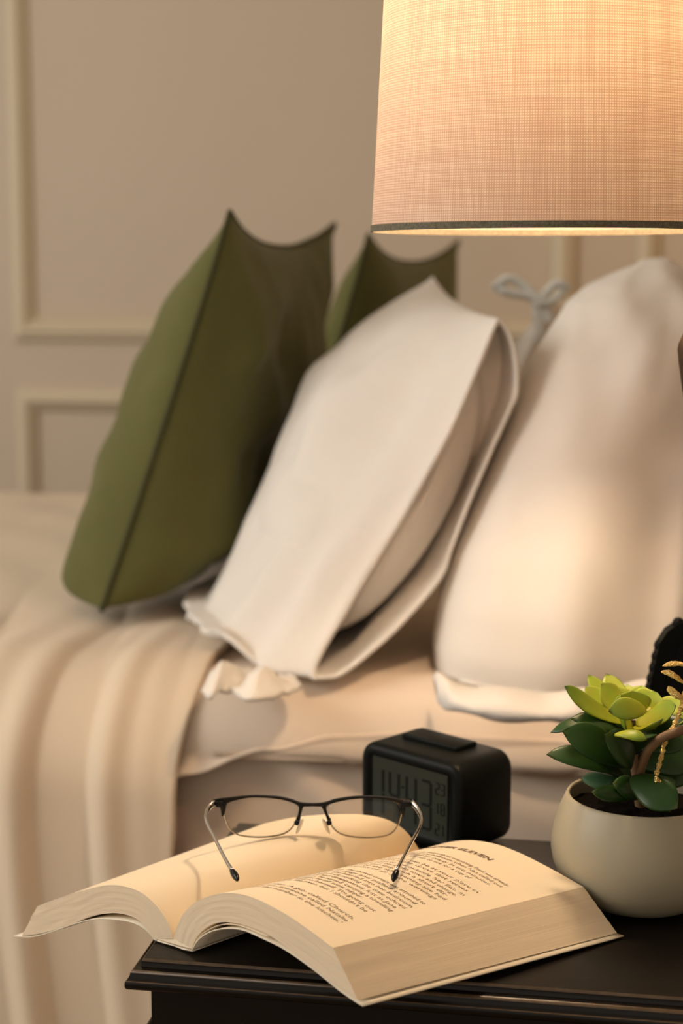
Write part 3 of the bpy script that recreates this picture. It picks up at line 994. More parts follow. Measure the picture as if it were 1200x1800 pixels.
def block(name, tn, bn, tf, bf, label=None, flip=False):
    n = NPT; mlay = 14; kl = 30
    vs = []; uv = []; idx = {}
    def P(i, j, k):
        a = tn[i].lerp(bn[i], j / mlay); b = tf[i].lerp(bf[i], j / mlay)
        # pages are not perfectly even: a hint of relief on ends and fore edge
        p = on_top(a.lerp(b, k / kl), 0.0022 if j > 0 else 0.004)
        d = (b - a).normalized()
        if k in (0, kl) and 0 < j < mlay:
            p = p + d * 0.0004 * noise.noise(V((j * 3.1, i * 0.15, k * 1.0)))
        if i == n and 0 < j < mlay:
            e = (tn[n] - tn[n - 1]).normalized()
            p = p + e * (0.0006 * noise.noise(V((j * 2.7, k * 0.1, 5.0))))
        return p
    def g(key, i, j, k, uvv):
        kk = (key, i, j, k)
        if kk not in idx:
            idx[kk] = len(vs); vs.append(P(i, j, k)); uv.append(uvv)
        return idx[kk]
    fs = []; fm = []
    for (j, mi, key) in ((0, 0, 't'), (mlay, 1, 'b')):
        for i in range(n):
            for k in range(kl):
                q = [g(key, a, j, b, (a / n, b / kl)) for a, b in ((i, k), (i + 1, k), (i + 1, k + 1), (i, k + 1))]
                fs.append(tuple(q)); fm.append(0)
    for (k, key) in ((0, 'n'), (kl, 'f')):
        for i in range(n):
            for j in range(mlay):
                q = [g(key, a, b, k, (a / n * 2, b / mlay)) for a, b in ((i, j), (i + 1, j), (i + 1, j + 1), (i, j + 1))]
                fs.append(tuple(q)); fm.append(1)
    for (i, key) in ((0, 's'), (n, 'e')):
        for j in range(mlay):
            for k in range(kl):
                q = [g(key, i, a, b, (b / kl * 2, a / mlay * 1.3)) for a, b in ((j, k), (j + 1, k), (j + 1, k + 1), (j, k + 1))]
                fs.append(tuple(q)); fm.append(1)
    o = part(name, vs, fs, None, book, True, uvs=uv, mats=[M['paper'], M['edges']], fmat=fm, label=label)
    # orient outward by welding a copy's normals
    bm = bmesh.new(); bm.from_mesh(o.data)
    bmesh.ops.remove_doubles(bm, verts=bm.verts[:], dist=0.00001)
    bmesh.ops.recalc_face_normals(bm, faces=bm.faces[:])
    for e in bm.edges:
        if len(e.link_faces) == 2 and (e.link_faces[0].material_index != e.link_faces[1].material_index or e.calc_face_angle(0) > R(40)): e.smooth = False
    bm.to_mesh(o.data); bm.free()
    return o
block('page_block', topR_n, botR_n, topR_f, botR_f, label='right-hand block of pages with the printed chapter page')
block('page_block', topL_n, botL_n, topL_f, botL_f, label='left-hand block of pages hanging past the table edge')
# spine piece between the blocks and cover wrapped beneath
def sheet_between(name, near, far, m, th=0.0007, label=None, nk=20):
    n = len(near) - 1
    vs, fs, uv = grid(lambda u, v: on_top(near[round(u * n)].lerp(far[round(u * n)], v), 0.0014), n, nk)
    o = part(name, vs, fs, m, book, uvs=uv, label=label)
    md = o.modifiers.new('s', 'SOLIDIFY'); md.thickness = th; md.offset = 0
    return o
dn = V((0, 0, -1))
covR_n = catmull([PR(x, y) for x, y in ((337, 1671), (345, 1656), (358, 1644), (378, 1635), (405, 1632), (430, 1636), (462, 1650), (500, 1669), (550, 1704), (600, 1744), (637, 1769))], NPT)
for q in covR_n: on_top(q)
covR_f = []
for i, p in enumerate(covR_n):
    q = botR_f[i] + dn * 0.0015
    q.z = max(q.z - 0.002, TOP + 0.0012)
    covR_f.append(q)
covR_f[-1] = atz(1096, 1646, TOP + 0.0012)
for i in range(NPT - 10, NPT):
    covR_f[i] = covR_f[NPT - 10].lerp(covR_f[-1], (i - NPT + 10) / 10) if i > NPT - 10 else covR_f[i]
sheet_between('cover', covR_n, covR_f, M['cover'], label='paperback cover under the right-hand pages')
covL_n = catmull([PL(x, y) for x, y in ((276, 1660), (263, 1642), (246, 1628), (225, 1620), (196, 1616), (165, 1616), (130, 1624), (90, 1638), (55, 1647), (24, 1646))], NPT)
for q in covL_n: on_top(q)
covL_f = []
for i in range(NPT + 1):
    q = botL_f[i].copy(); q.z = max(q.z - 0.002, TOP + 0.0012); covL_f.append(q)
covL_f[-1] = covL_f[-1] + (covL_f[-1] - covL_f[-4]) * 0.5
sheet_between('cover', covL_n, covL_f, M['cover'], label='paperback cover under the left-hand pages')
sp_n = [PL(276, 1659), PL(290, 1663), PR(305, 1666), PR(322, 1669), PR(338, 1672)]
sp_f = [covL_f[0], covL_f[0].lerp(covR_f[0], 0.25), covL_f[0].lerp(covR_f[0], 0.5), covL_f[0].lerp(covR_f[0], 0.75), covR_f[0]]
for q in sp_n: on_top(q)
# filled spine wedge (glued page roots)
wn = [topL_n[0], botL_n[0], sp_n[2] + Z_ * 0.0006, botR_n[0], topR_n[0]]
wf = [topL_f[0], botL_f[0], sp_f[2] + Z_ * 0.0006, botR_f[0], topR_f[0]]
vs = wn + wf
fs = [(0, 1, 2, 3, 4), (9, 8, 7, 6, 5)] + [(i, (i + 1) % 5, (i + 1) % 5 + 5, i + 5) for i in range(5)]
fix_normals(part('spine', vs, fs, M['paper'], book, False))
sheet_between('cover_spine', sp_n, sp_f, M['cover'])

# loose page lifting under the right block (dark gaps between the cover and the pages)
lp_n = catmull([PR(x, y) for x, y in ((338, 1669), (346, 1652), (361, 1637), (382, 1627), (404, 1625), (430, 1630), (470, 1647))], 24)
lp_f = [botR_f[round(i / 24 * 26)] + dn * 0.0008 for i in range(25)]
for q in lp_f: q.z = max(q.z, TOP + 0.003)
sheet_between('endpaper', lp_n, lp_f, M['paper'], 0.0003)

# printed text, mapped on to the curved page
Nn = topR_n; Nf = topR_f
arc = [0]
for a, b in zip(Nn, Nn[1:]): arc.append(arc[-1] + (b - a).length)
PW = arc[-1]; PH = (Nf[NPT // 2] - Nn[NPT // 2]).length
def page_pt(p, q):
    """p: metres from the gutter, q: metres from the foot of the page"""
    t = max(0, min(0.9999, p / PW)) * NPT; i = int(t); f = t - i
    a = Nn[i].lerp(Nn[i + 1], f); b = Nf[i].lerp(Nf[i + 1], f)
    s = q / PH
    pt = a.lerp(b, s)
    du = (Nn[i + 1] - Nn[i]).lerp(Nf[i + 1] - Nf[i], s); dv = b - a
    nn = du.cross(dv).normalized()
    if nn.z < 0: nn = -nn
    return pt + nn * 0.00012
def text_mesh(s, size, shear=0.0, xscale=1.0, bold=0.0):
    cu = bpy.data.curves.new('t', 'FONT'); cu.body = s; cu.size = size; cu.shear = shear; cu.offset = bold
    cu.resolution_u = 2
    o = bpy.data.objects.new('t', cu); COL.objects.link(o)
    dg = bpy.context.evaluated_depsgraph_get()
    me = o.evaluated_get(dg).to_mesh()
    vs = [(v.co.x * xscale, v.co.y) for v in me.vertices]; fs = [tuple(p.vertices) for p in me.polygons]
    wd = max([x for x, _ in vs] or [0])
    o.evaluated_get(dg).to_mesh_clear()
    bpy.data.objects.remove(o); bpy.data.curves.remove(cu)
    return vs, fs, wd
TV, TF = [], []
def put_line(s, q, size, x_right=None, x_left=None, justify=True, bold=0.0, shear=0.0):
    vs, fs, wd = text_mesh(s, size, shear, 0.92, bold)
    if not vs: return
    left = 0.016 if x_left is None else x_left
    k = 1.0
    if x_right is not None:
        k = (x_right - left) / wd
    base = len(TV)
    for x, y in vs: TV.append(page_pt(left + x * k, q + y))
    for f in fs: TF.append(tuple(i + base for i in f))
RIGHT = 0.1275
put_line("CHAPTER ELEVEN", 0.1695, 0.0066, x_left=0.028, x_right=0.0945, bold=0.00030)
lines = [
 (.151, 1, "When the morning came she forgot about everything. Pearl was already"),
 (.146, 1, "waiting at the window of the bedroom when Nan called out"),
 (.141, .96, "to say the kettle would be ready in ten minutes."),
 (.136, .86, "She went down into the kitchen to see for a cup of"),
 (.131, .36, "tea and the news."),
 (.126, 1, "'You should be home. I can be at your place in"),
 (.121, .97, "the hall of the church in the Grove that serves"),
 (.115, 1, "'Fine. Tonight I need to be outside her flat, in"),
 (.110, .99, "time to get the tram, get back into town and change."),
 (.105, .97, "It was only for the evening, such a short dis-"),
 (.100, 1, "tance to walk, and for the table setting she had"),
 (.095, .98, "been given a careful list of all of the warnings"),
 (.090, .30, "on the box."),
 (.084, 1, "She stepped out of the bath. The shower curtain was attached to"),
 (.079, .98, "a rail of white plastic rings and pulled around"),
 (.074, 1, "the tub on three sides. She hurried into her bedroom"),
 (.069, 1, "for a towel, and the hall clock striking the time echoed"),
 (.064, .98, "until the last of the suds had disappeared. Just as Jane"),
 (.059, 1, "was halfway down the stairs, he turned, carrying a towelling"),
 (.0545, .84, "robe. 'I think I will go and make myself some supper."),
 (.0495, .97, "'Take your time,' she said to herself. 'I'm going out"),
 (.0445, .96, "later for a quick walk by the river, but I shouldn't be"),
 (.0395, .30, "very long.'"),
 (.031, 1, "'What about you earlier. A guy called Church."),
 (.026, 1, "And before that there was someone called Natalie"),
 (.021, 1, "who left a message and the number in the kitchen.'"),
]
for q, k, tx in lines:
    put_line(tx, q, 0.0045, x_left=0.012, x_right=0.012 + (RIGHT - 0.012) * k)
part('printed_text', TV, TF, M['ink'], book, False, label='black serif-like lines of text under a chapter heading')

# ------------------------------------------------------------------ eyeglasses
YG = 1.026                                       # depth of the lens plane
def G(x, y, d=0.0): return aty(x, y, YG + d)
gl = thing('eyeglasses', 'half-rim eyeglasses with black top rim and silver temples, resting on the open book', 'eyeglasses', G(548, 1475, -0.03))
def curve_y(x):   # gentle wrap of the front
    return -0.010 * ((x - 549) / 175) ** 2 * 1.0
def GG(x, y): return G(x, y, curve_y(x))
# lens outlines (pixel traced, given thickness)
lensL = [(398, 1408), (420, 1402), (455, 1400), (495, 1403), (522, 1411), (527, 1420), (523, 1436), (513, 1455), (497, 1466), (470, 1471), (440, 1471), (415, 1466), (401, 1452), (394, 1430), (393, 1415)]
lensR = [(2 * 549.5 - x, y + 1) for x, y in lensL]
def lens_obj(px):
    P = catmull([GG(x, y) for x, y in px] + [GG(*px[0])], 48)[:-1]
    c = sum(P, V()) / len(P)
    n = 48; vs = []; fs = []
    for side, off in ((1, 0.0008), (-1, -0.0008)):
        for k, sc in enumerate((1.0, 0.7, 0.35)):
            for p in P:
                q = c + (p - c) * sc; q.y += off - 0.0016 * (1 - sc * sc)
                vs.append(q)
        vs.append(c + V((0, off - 0.0016, 0)))
    m = 3 * n + 1
    for s in (0, 1):
        for k in range(2):
            for i in range(n):
                q = (s * m + k * n + i, s * m + k * n + (i + 1) % n, s * m + (k + 1) * n + (i + 1) % n, s * m + (k + 1) * n + i)
                fs.append(q if s == 0 else q[::-1])
        for i in range(n):
            q = (s * m + 2 * n + i, s * m + 2 * n + (i + 1) % n, s * m + 3 * n)
            fs.append(q if s == 0 else q[::-1])
    for i in range(n): fs.append((i, (i + 1) % n, m + (i + 1) % n, m + i))
    o = part('lens', vs, fs, M['lens'], gl); fix_normals(o)
    return P
PLs = lens_obj(lensL); PRs = lens_obj(lensR)
M['nylon'] = mat('lens_edge', (0.62, 0.48, 0.34), 0.3, spec=0.6)
M['goldedge'] = mat('lens_groove', (0.72, 0.58, 0.40), 0.3, metal=0.2)
for P in (PLs, PRs):
    v_, f_ = tube(P + [P[0]], 0.00055, 6, caps=False)
    part('lens_edge', v_, f_, M['goldedge'], gl)
# black brow bar: upper edge and lower edge polylines -> extruded plate
def plate(name, poly_top, poly_bot, th, m, parent, n=60, f=None):
    f = f or GG
    T_ = catmull([f(x, y) for x, y in poly_top], n); B_ = catmull([f(x, y) for x, y in poly_bot], n)
    vs = []; fs = []
    for i in range(n + 1):
        for (p, d) in ((T_[i], -th), (T_[i], th), (B_[i], th), (B_[i], -th)):
            vs.append(p + V((0, d, 0)))
    for i in range(n):
        for k in range(4):
            a = i * 4 + k; b = i * 4 + (k + 1) % 4
            fs.append((a, b, b + 4, a + 4))
    fs.append((3, 2, 1, 0)); fs.append((n * 4, n * 4 + 1, n * 4 + 2, n * 4 + 3))
    o = part(name, vs, fs, m, parent, True); fix_normals(o); sharp(o, 40)
    return o
top = [(373, 1407), (385, 1404), (400, 1402.5), (430, 1399), (455, 1398), (490, 1400), (512, 1405), (528, 1410.5), (549, 1412), (570, 1410.5), (590, 1404.5), (620, 1400), (650, 1399), (680, 1401), (703, 1405), (718, 1407.5), (726, 1411)]
bot = [(377, 1414), (388, 1415), (400, 1410), (430, 1402.5), (455, 1401), (490, 1404), (512, 1409.5), (530, 1416.5), (549, 1416.5), (568, 1416.5), (590, 1409.5), (620, 1404), (650, 1402.5), (680, 1405), (702, 1411), (714, 1418), (724, 1416)]
br = plate('brow_bar', top, bot, 0.0011, M['black_metal'], gl)
# short side arms gripping the lens, and the two bridge arms
for pts, r in (([(392, 1411), (392, 1420), (391.5, 1430), (390.5, 1434)], [0.0022, 0.0019, 0.0013, 0.0006]),
               ([(707, 1412), (708, 1421), (708.5, 1431), (709.5, 1435)], [0.0022, 0.0019, 0.0013, 0.0006]),
               ([(530, 1414), (528, 1424), (526, 1434), (524, 1442)], [0.0019, 0.0011, 0.0009, 0.0013]),
               ([(568, 1414), (571, 1424), (575, 1434), (579, 1442)], [0.0019, 0.0011, 0.0009, 0.0013])):
    P = catmull([GG(x, y) + V((0, -0.0004, 0)) for x, y in pts], 12)
    rr = [interp(list(zip([0, 4, 8, 12], r)), i) for i in range(13)]
    v_, f_ = tube(P, rr, 8)
    part('rim_arm', v_, f_, M['black_metal'], gl)
# nose pads with their small screws
for sx, x0 in ((-1, 549 - 27), (1, 549 + 29)):
    c = GG(x0, 1443) + V((0, -0.004, 0))
    v_, f_ = lathe(c, [(0.0001, -0.0018), (0.0017, -0.0010), (0.0019, 0.0), (0.0016, 0.0012), (0.0001, 0.0018)], 10)
    part('pad_screw', v_, f_, M['black_metal'], gl)
    ax = V((sx * 0.45, 0, -1)).normalized()
    cp = GG(x0 - sx * 5, 1447) + V((0, -0.006, 0))
    P = [cp + ax * t for t in (-0.0055, -0.0045, -0.002, 0.002, 0.0045, 0.0055)]
    v_, f_ = tube(P, [0.0004, 0.0016, 0.0024, 0.0024, 0.0016, 0.0004], 10, flat=0.5, flat_dir=V((1, 0, 0)))
    part('nose_pad', v_, f_, M['silicone'], gl)
    v_, f_ = tube([GG(x0, 1441), c], 0.0005, 6)
    part('pad_arm', v_, f_, M['silver'], gl)
# temples: from the hinges towards the camera, tips resting on the pages
def temple(pts, tip_pts, side):
    P = catmull([aty(x, y, Y) for x, y, Y in pts], 40)
    rr = [interp([(0, 0.0024), (8, 0.0022), (16, 0.0017), (28, 0.0017), (40, 0.0022)], i) for i in range(41)]
    v_, f_ = tube(P, rr, 12, flat=0.55, flat_dir=V((1, 0, 0)) if True else None)
    t = part('temple', v_, f_, M['silver'], gl)
    Q = catmull([aty(x, y, Y) for x, y, Y in tip_pts], 12)
    v_, f_ = tube(Q, [interp([(0, 0.0017), (3, 0.0024), (7, 0.0025), (10, 0.0018), (12, 0.0005)], i) for i in range(13)], 12, flat=0.8, flat_dir=V((1, 0, 0)))
    part('temple_tip', v_, f_, M['blackrubber'], t)
    # hinge block
    h = aty(*pts[0])
    bevel_box('hinge', h + V((side * -0.0035, 0.002, -0.0012)), 0.005, 0.005, 0.004, 0.0008, 2, M['black_metal'], gl)
temple([(376, 1411, 1.014), (366, 1422, 1.008), (362, 1437, 0.998), (366, 1452, 0.988), (377, 1473, 0.974), (390, 1499, 0.956), (401, 1520, 0.942), (409, 1533, 0.933)],
       [(407, 1530, 0.935), (411, 1536, 0.931), (415, 1542, 0.927), (418, 1548, 0.923)], -1)
temple([(724, 1411, 1.014), (734, 1424, 1.008), (740, 1438, 0.999), (738, 1452, 0.989), (727, 1473, 0.974), (713, 1500, 0.954), (702, 1522, 0.938), (697, 1532, 0.931)],
       [(698, 1530, 0.9325), (695, 1537, 0.9295), (692, 1544, 0.927), (691, 1550, 0.925)], 1)

# ------------------------------------------------------------------ alarm clock
cr0 = atz(806, 1502, TOP)         # near right bottom corner
cr0 = atz(812, 1350, TOP + 0.066); cr0.z = TOP
fdir = V((-0.715, 0.70, 0)).normalized()        # along the face, towards the far left
bdir = V((0.70, 0.715, 0)).normalized()         # depth
CWd, CHt, CDp = 0.096, 0.0655, 0.056
fnorm = -bdir
cc = cr0 + fdir * CWd / 2 + bdir * CDp / 2 + Z_ * (CHt / 2 + 0.0008)
ck = thing('alarm_clock', 'small black digital alarm clock with rounded corners standing behind the book', 'clock', V((cc.x, cc.y, TOP)))
# body: rounded rectangle (in face plane) swept through the depth with softened rims
def rrect(w, h, r, n=8):
    pts = []
    for (cx, cy, a0) in ((w / 2 - r, h / 2 - r, 0), (-w / 2 + r, h / 2 - r, 90), (-w / 2 + r, -h / 2 + r, 180), (w / 2 - r, -h / 2 + r, 270)):
        for i in range(n + 1):
            a = R(a0 + 90 * i / n); pts.append((cx + r * math.cos(a), cy + r * math.sin(a)))
    return pts
def rr_solid(layers, c, ax, ay, az):
    """layers: (inset, depth along az, w, h, r)"""
    vs = []; fs = []; n = None
    for (ins_, d, w_, h_, r_) in layers:
        pts = rrect(w_ - 2 * ins_, h_ - 2 * ins_, max(0.0005, r_ - ins_))
        n = len(pts)
        for x, y in pts: vs.append(c + ax * x + ay * y + az * d)
    for i in range(len(layers) - 1):
        for k in range(n):
            fs.append((i * n + k, i * n + (k + 1) % n, (i + 1) * n + (k + 1) % n, (i + 1) * n + k))
    fs.append(tuple(reversed(range(n)))); fs.append(tuple((len(layers) - 1) * n + k for k in range(n)))
    return vs, fs
cw, ch, crd = CWd, CHt, 0.013
L_ = [(0.010, -CDp / 2 + 0.002, cw, ch, crd), (0.0085, -CDp / 2 + 0.0005, cw, ch, crd), (0.0055, -CDp / 2, cw, ch, crd), (0.0022, -CDp / 2 + 0.001, cw, ch, crd), (0.0006, -CDp / 2 + 0.003, cw, ch, crd), (0, -CDp / 2 + 0.006, cw, ch, crd),
      (0, CDp / 2 - 0.004, cw, ch, crd), (0.0012, CDp / 2 - 0.0012, cw, ch, crd), (0.004, CDp / 2, cw, ch, crd)]
ax_c = -fdir
vs, fs = rr_solid(L_, cc, ax_c, Z_, bdir)
o = part('clock_body', vs, fs, M['blackplastic'], ck); fix_normals(o); sharp(o, 60)
# screen
sc_c = cc + bdir * (-CDp / 2 + 0.0016) + fdir * 0.001 - Z_ * 0.0015
vs, fs = rr_solid([(0, 0.0006, 0.070, 0.052, 0.002), (0, -0.0004, 0.070, 0.052, 0.002)], sc_c, ax_c, Z_, bdir)
scr = part('screen', vs, fs, M['lcd'], ck, False, label='dark grey LCD showing the time'); fix_normals(scr)
SEG = {'0': 'abcdef', '1': 'bc', '2': 'abged', '3': 'abgcd', '4': 'fgbc', '5': 'afgcd', '6': 'afgedc', '7': 'abc', '8': 'abcdefg', '9': 'abcdfg'}
def digit(chx, x, y, w_, h_, t):
    out = []
    def bar(x0, y0, x1, y1):
        c = sc_c + ax_c * ((x0 + x1) / 2) + Z_ * ((y0 + y1) / 2) + bdir * -0.0006
        return box(c, max(t, abs(x1 - x0) - t * 0.5), max(t, abs(y1 - y0) - t * 0.5), 0.0003, ax_c, Z_, bdir)
    S = {'a': (x, y + h_, x + w_, y + h_), 'b': (x + w_, y + h_ / 2, x + w_, y + h_), 'c': (x + w_, y, x + w_, y + h_ / 2),
         'd': (x, y, x + w_, y), 'e': (x, y, x, y + h_ / 2), 'f': (x, y + h_ / 2, x, y + h_), 'g': (x, y + h_ / 2, x + w_, y + h_ / 2)}
    for s in SEG[chx]: out.append(bar(*S[s]))
    return out
segs = []
for chx, x in (('1', -0.0335), ('4', -0.0185), ('4', -0.0025), ('3', 0.0115)):
    segs += digit(chx, x, -0.017, 0.0085, 0.034, 0.0021)
for yy in (-0.006, 0.008):
    segs.append(box(sc_c + ax_c * -0.0062 + Z_ * yy + bdir * -0.0006, 0.0018, 0.0018, 0.0003, ax_c, Z_, bdir))
for chx, x, y in (('2', 0.0245, 0.010), ('3', 0.0295, 0.010), ('1', 0.0235, -0.004), ('8', 0.0295, -0.004), ('2', 0.0245, -0.019), ('1', 0.0285, -0.019)):
    segs += digit(chx, x, y, 0.003, 0.008, 0.0008)
v_, f_ = merge(*segs)
part('time_display', v_, f_, M['lcd_seg'], scr, False, label='dark segment digits reading 14:43')
# snooze bar on the top
sn = bevel_box('snooze_button', cc + Z_ * (CHt / 2 + 0.0012) + bdir * 0.008 + fdir * 0.004, 0.052, 0.022, 0.004, 0.001, 2, M['blackplastic'], ck, ax_c, bdir)

# ------------------------------------------------------------------ plant pot
pc = atz(1124, 1620, TOP) + V((0.005, 0.034, 0)); PDY = pc.y - 1.052
pp = thing('potted_succulent', 'green succulent in a rounded off-white ceramic pot at the right of the nightstand', 'plant', pc)
H_ = 0.0775
prf = [(0.0001, 0.002), (0.020, 0.002), (0.0235, 0.0005), (0.030, 0.0008), (0.038, 0.004), (0.0455, 0.010), (0.0510, 0.018), (0.0546, 0.027), (0.0560, 0.035), (0.0556, 0.043),
       (0.0540, 0.051), (0.0512, 0.060), (0.0474, 0.0690), (0.0464, 0.0707), (0.0454, 0.0710), (0.0446, 0.0703), (0.0451, 0.068), (0.0475, 0.061), (0.0490, 0.055), (0.0001, 0.055)]
v_, f_ = lathe(pc, prf, 72)
o = part('pot', v_, f_, M['pot'], pp); fix_normals(o)
v_, f_ = lathe(pc, [(0.0001, 0.064), (0.02, 0.063), (0.036, 0.0615), (0.0465, 0.0595), (0.0465, 0.0560), (0.0001, 0.0558)], 40)
v_ = [v + Z_ * (0.003 * noise.noise(V((v.x * 150, v.y * 150, 0))) if v.z > TOP + 0.059 else 0) for v in v_]
part('soil', v_, f_, M['soil'], pp)

def leaf(base, tip, width, m, up=None, bend=0.15, thick=0.0016, shape=0.0, cup=0.25, tipsharp=1.0, nm='leaf'):
    """plump leaf: rosette leaves narrow at the base, widest past the middle, ending in a point"""
    base = V(base); tip = V(tip)
    L = tip - base; ln = L.length; d = L.normalized()
    up = (up or Z_); s = d.cross(up)
    if s.length < 0.05: s = d.cross(V((1, 0, 0)))
    s.normalize(); n = s.cross(d).normalized()
    NU, NV = 14, 12
    def wdt(t):
        w0 = 0.30 + 0.70 * math.sin(math.pi * min(1, (t / 1.18)) ** (1.25 + shape)) ** 0.9 if t < 1 else 0
        w0 *= (1 - t ** (7 * tipsharp + 1)) ** 0.75
        if t < 0.1: w0 *= 0.7 + 3 * t
        return w0
    vs = []; fs = []; uv = []
    for i in range(NU + 1):
        t = i / NU; ww = wdt(t) * width / 2
        c = base + L * t + n * (bend * ln * (4 * t * (1 - t)))
        for k in range(NV):
            a = 2 * math.pi * k / NV
            x = math.cos(a); y = math.sin(a)
            p = c + s * x * ww + n * (y * thick * (0.3 + min(1, wdt(t))) + cup * ww * (x * x))
            vs.append(p); uv.append((t, k / NV))
    for i in range(NU):
        for k in range(NV):
            a = i * NV + k; b = i * NV + (k + 1) % NV
            fs.append((a, b, b + NV, a + NV))
    fs.append(tuple(reversed(range(NV)))); fs.append(tuple(NU * NV + k for k in range(NV)))
    o = part(nm, vs, fs, m, pp, uvs=uv); fix_normals(o)
    return o
def P3(x, y, Y): return aty(x, y, Y + PDY)
LB, LM, LD, LU = M['leaf_bright'], M['leaf_mid'], M['leaf_dark'], M['leaf_blue']
toCam = V((0, -1, 0.5)).normalized()
# bright rosette on top (centre about x 1110, y 1250)
bc = (1112, 1262)
rosette = [ # base px, tip px, depth base, depth tip, width m, material, facing
    ((1105, 1262, 1.052), (1033, 1186, 1.075), 0.0125, LB, V((0.4, -1, 0.5))),
    ((1112, 1258, 1.055), (1065, 1184, 1.085), 0.0150, LB, V((0.2, -1, 0.4))),
    ((1100, 1270, 1.045), (1028, 1207, 1.060), 0.0170, LB, V((0.5, -1, 0.6))),
    ((1118, 1262, 1.050), (1102, 1203, 1.080), 0.0140, LB, V((0.0, -1, 0.6))),
    ((1108, 1262, 1.046), (1056, 1202, 1.050), 0.0200, LB, V((0.5, -1, 0.9))),
    ((1112, 1262, 1.048), (1085, 1208, 1.062), 0.0170, LB, V((0.2, -1, 0.7))),
    ((1120, 1258, 1.050), (1128, 1205, 1.070), 0.0180, LB, V((-0.1, -1, 0.7))),
    ((1118, 1262, 1.046), (1156, 1218, 1.050), 0.0240, LB, V((-0.4, -1, 0.8))),
    ((1110, 1262, 1.045), (1112, 1214, 1.045), 0.0240, LB, V((0.1, -1, 0.9))),
    ((1120, 1268, 1.040), (1200, 1230, 1.045), 0.0175, LB, V((-0.3, -1, 1.2))),
    ((1118, 1272, 1.036), (1188, 1240, 1.025), 0.0190, LM, V((-0.3, -0.8, 1.4))),
    ((1118, 1275, 1.040), (1215, 1256, 1.030), 0.0150, LM, V((-0.2, -0.6, 1.6))),
    ((1115, 1278, 1.036), (1160, 1266, 1.010), 0.0150, LM, V((-0.2, -0.6, 1.6))),
    ((1105, 1272, 1.040), (992, 1206, 1.030), 0.0150, LM, V((0.6, -0.8, 0.9))),
    ((1110, 1278, 1.034), (1090, 1236, 1.012), 0.0250, LM, V((0.2, -1, 1.0))),
]
for (b, t, wd_, m_, up_) in rosette:
    leaf(P3(*b), P3(*t), wd_, m_, up_.normalized(), bend=-0.10, cup=0.22, thick=0.0011)
# wide front leaf of the rosette, its tip towards the left
leaf(P3(1135, 1248, 1.022), P3(1069, 1250, 1.008), 0.0150, LM, V((0.0, -1, 0.6)).normalized(), bend=0.12, cup=0.1, thick=0.0012)
# darker lower leaves
lower = [
    ((1105, 1300, 1.040), (1003, 1263, 1.035), 0.0150, LD, V((0.2, -0.6, 1)), 0.12),
    ((1100, 1295, 1.045), (967, 1288, 1.040), 0.0130, LD, V((0.3, -0.5, 1)), 0.20),
    ((1100, 1345, 1.035), (988, 1285, 1.015), 0.0240, LD, V((0.5, -1, 0.6)), 0.10),
    ((1100, 1368, 1.038), (960, 1326, 1.020), 0.0170, LD, V((0.2, -0.9, 1.0)), 0.12),
    ((1110, 1345, 1.030), (1062, 1292, 0.998), 0.0220, LD, V((0.3, -1, 0.5)), 0.10),
    ((1115, 1325, 1.030), (1136, 1298, 0.995), 0.0200, LD, V((0.0, -1, 0.9)), 0.10),
    ((1115, 1300, 1.045), (1212, 1278, 1.025), 0.0190, LD, V((-0.2, -0.9, 1)), 0.12),
    ((1115, 1312, 1.045), (1206, 1300, 1.045), 0.0190, LD, V((-0.2, -1, 0.8)), 0.05),
    ((1115, 1340, 1.048), (1222, 1330, 1.050), 0.0250, LD, V((-0.2, -1, 0.6)), 0.05),
    ((1118, 1360, 1.048), (1215, 1352, 1.055), 0.0240, LD, V((-0.2, -1, 0.6)), 0.02),
    ((1110, 1372, 1.050), (1060, 1330, 1.060), 0.0240, LD, V((0.3, -1, 0.5)), 0.05),
    ((1110, 1290, 1.05), (1070, 1268, 1.062), 0.0200, LD, V((0.3, -1, 0.5)), 0.05),
]
for (b, t, wd_, m_, up_, be) in lower:
    leaf(P3(*b), P3(*t), wd_, m_, up_.normalized(), bend=be, cup=0.15, thick=0.0014)
leaf(P3(1080, 1292, 1.0), P3(1137, 1300, 0.992), 0.0085, LM, V((0.0, -0.6, 1)).normalized(), bend=0.10, cup=0.1)
# leaves lying over the rim
leaf(P3(1118, 1392, 1.028), P3(1020, 1368, 1.025), 0.0150, LU, V((0.0, -0.6, 1)).normalized(), bend=0.08, cup=-0.1, thick=0.002)
leaf(P3(1120, 1398, 1.030), P3(1040, 1392, 1.008), 0.0110, LD, V((0, -1, 0.3)).normalized(), bend=0.05, cup=0.0, thick=0.002)
leaf(P3(1108, 1368, 1.020), P3(1190, 1421, 0.990), 0.0230, LD, V((-0.3, -1, 0.8)).normalized(), bend=0.10, cup=0.1, thick=0.0016)
leaf(P3(1128, 1398, 1.040), P3(1078, 1376, 1.012), 0.0150, LD, V((0, -1, 0.5)).normalized(), bend=0.06, cup=0.05, thick=0.002)
leaf(P3(1122, 1396, 1.045), P3(1186, 1372, 1.040), 0.0170, LD, V((0, -1, 0.5)).normalized(), bend=0.06, cup=0.05, thick=0.002)
leaf(P3(1112, 1392, 1.050), P3(1050, 1352, 1.070), 0.0170, LD, V((0.2, -1, 0.4)).normalized(), bend=0.04, cup=0.05, thick=0.002)
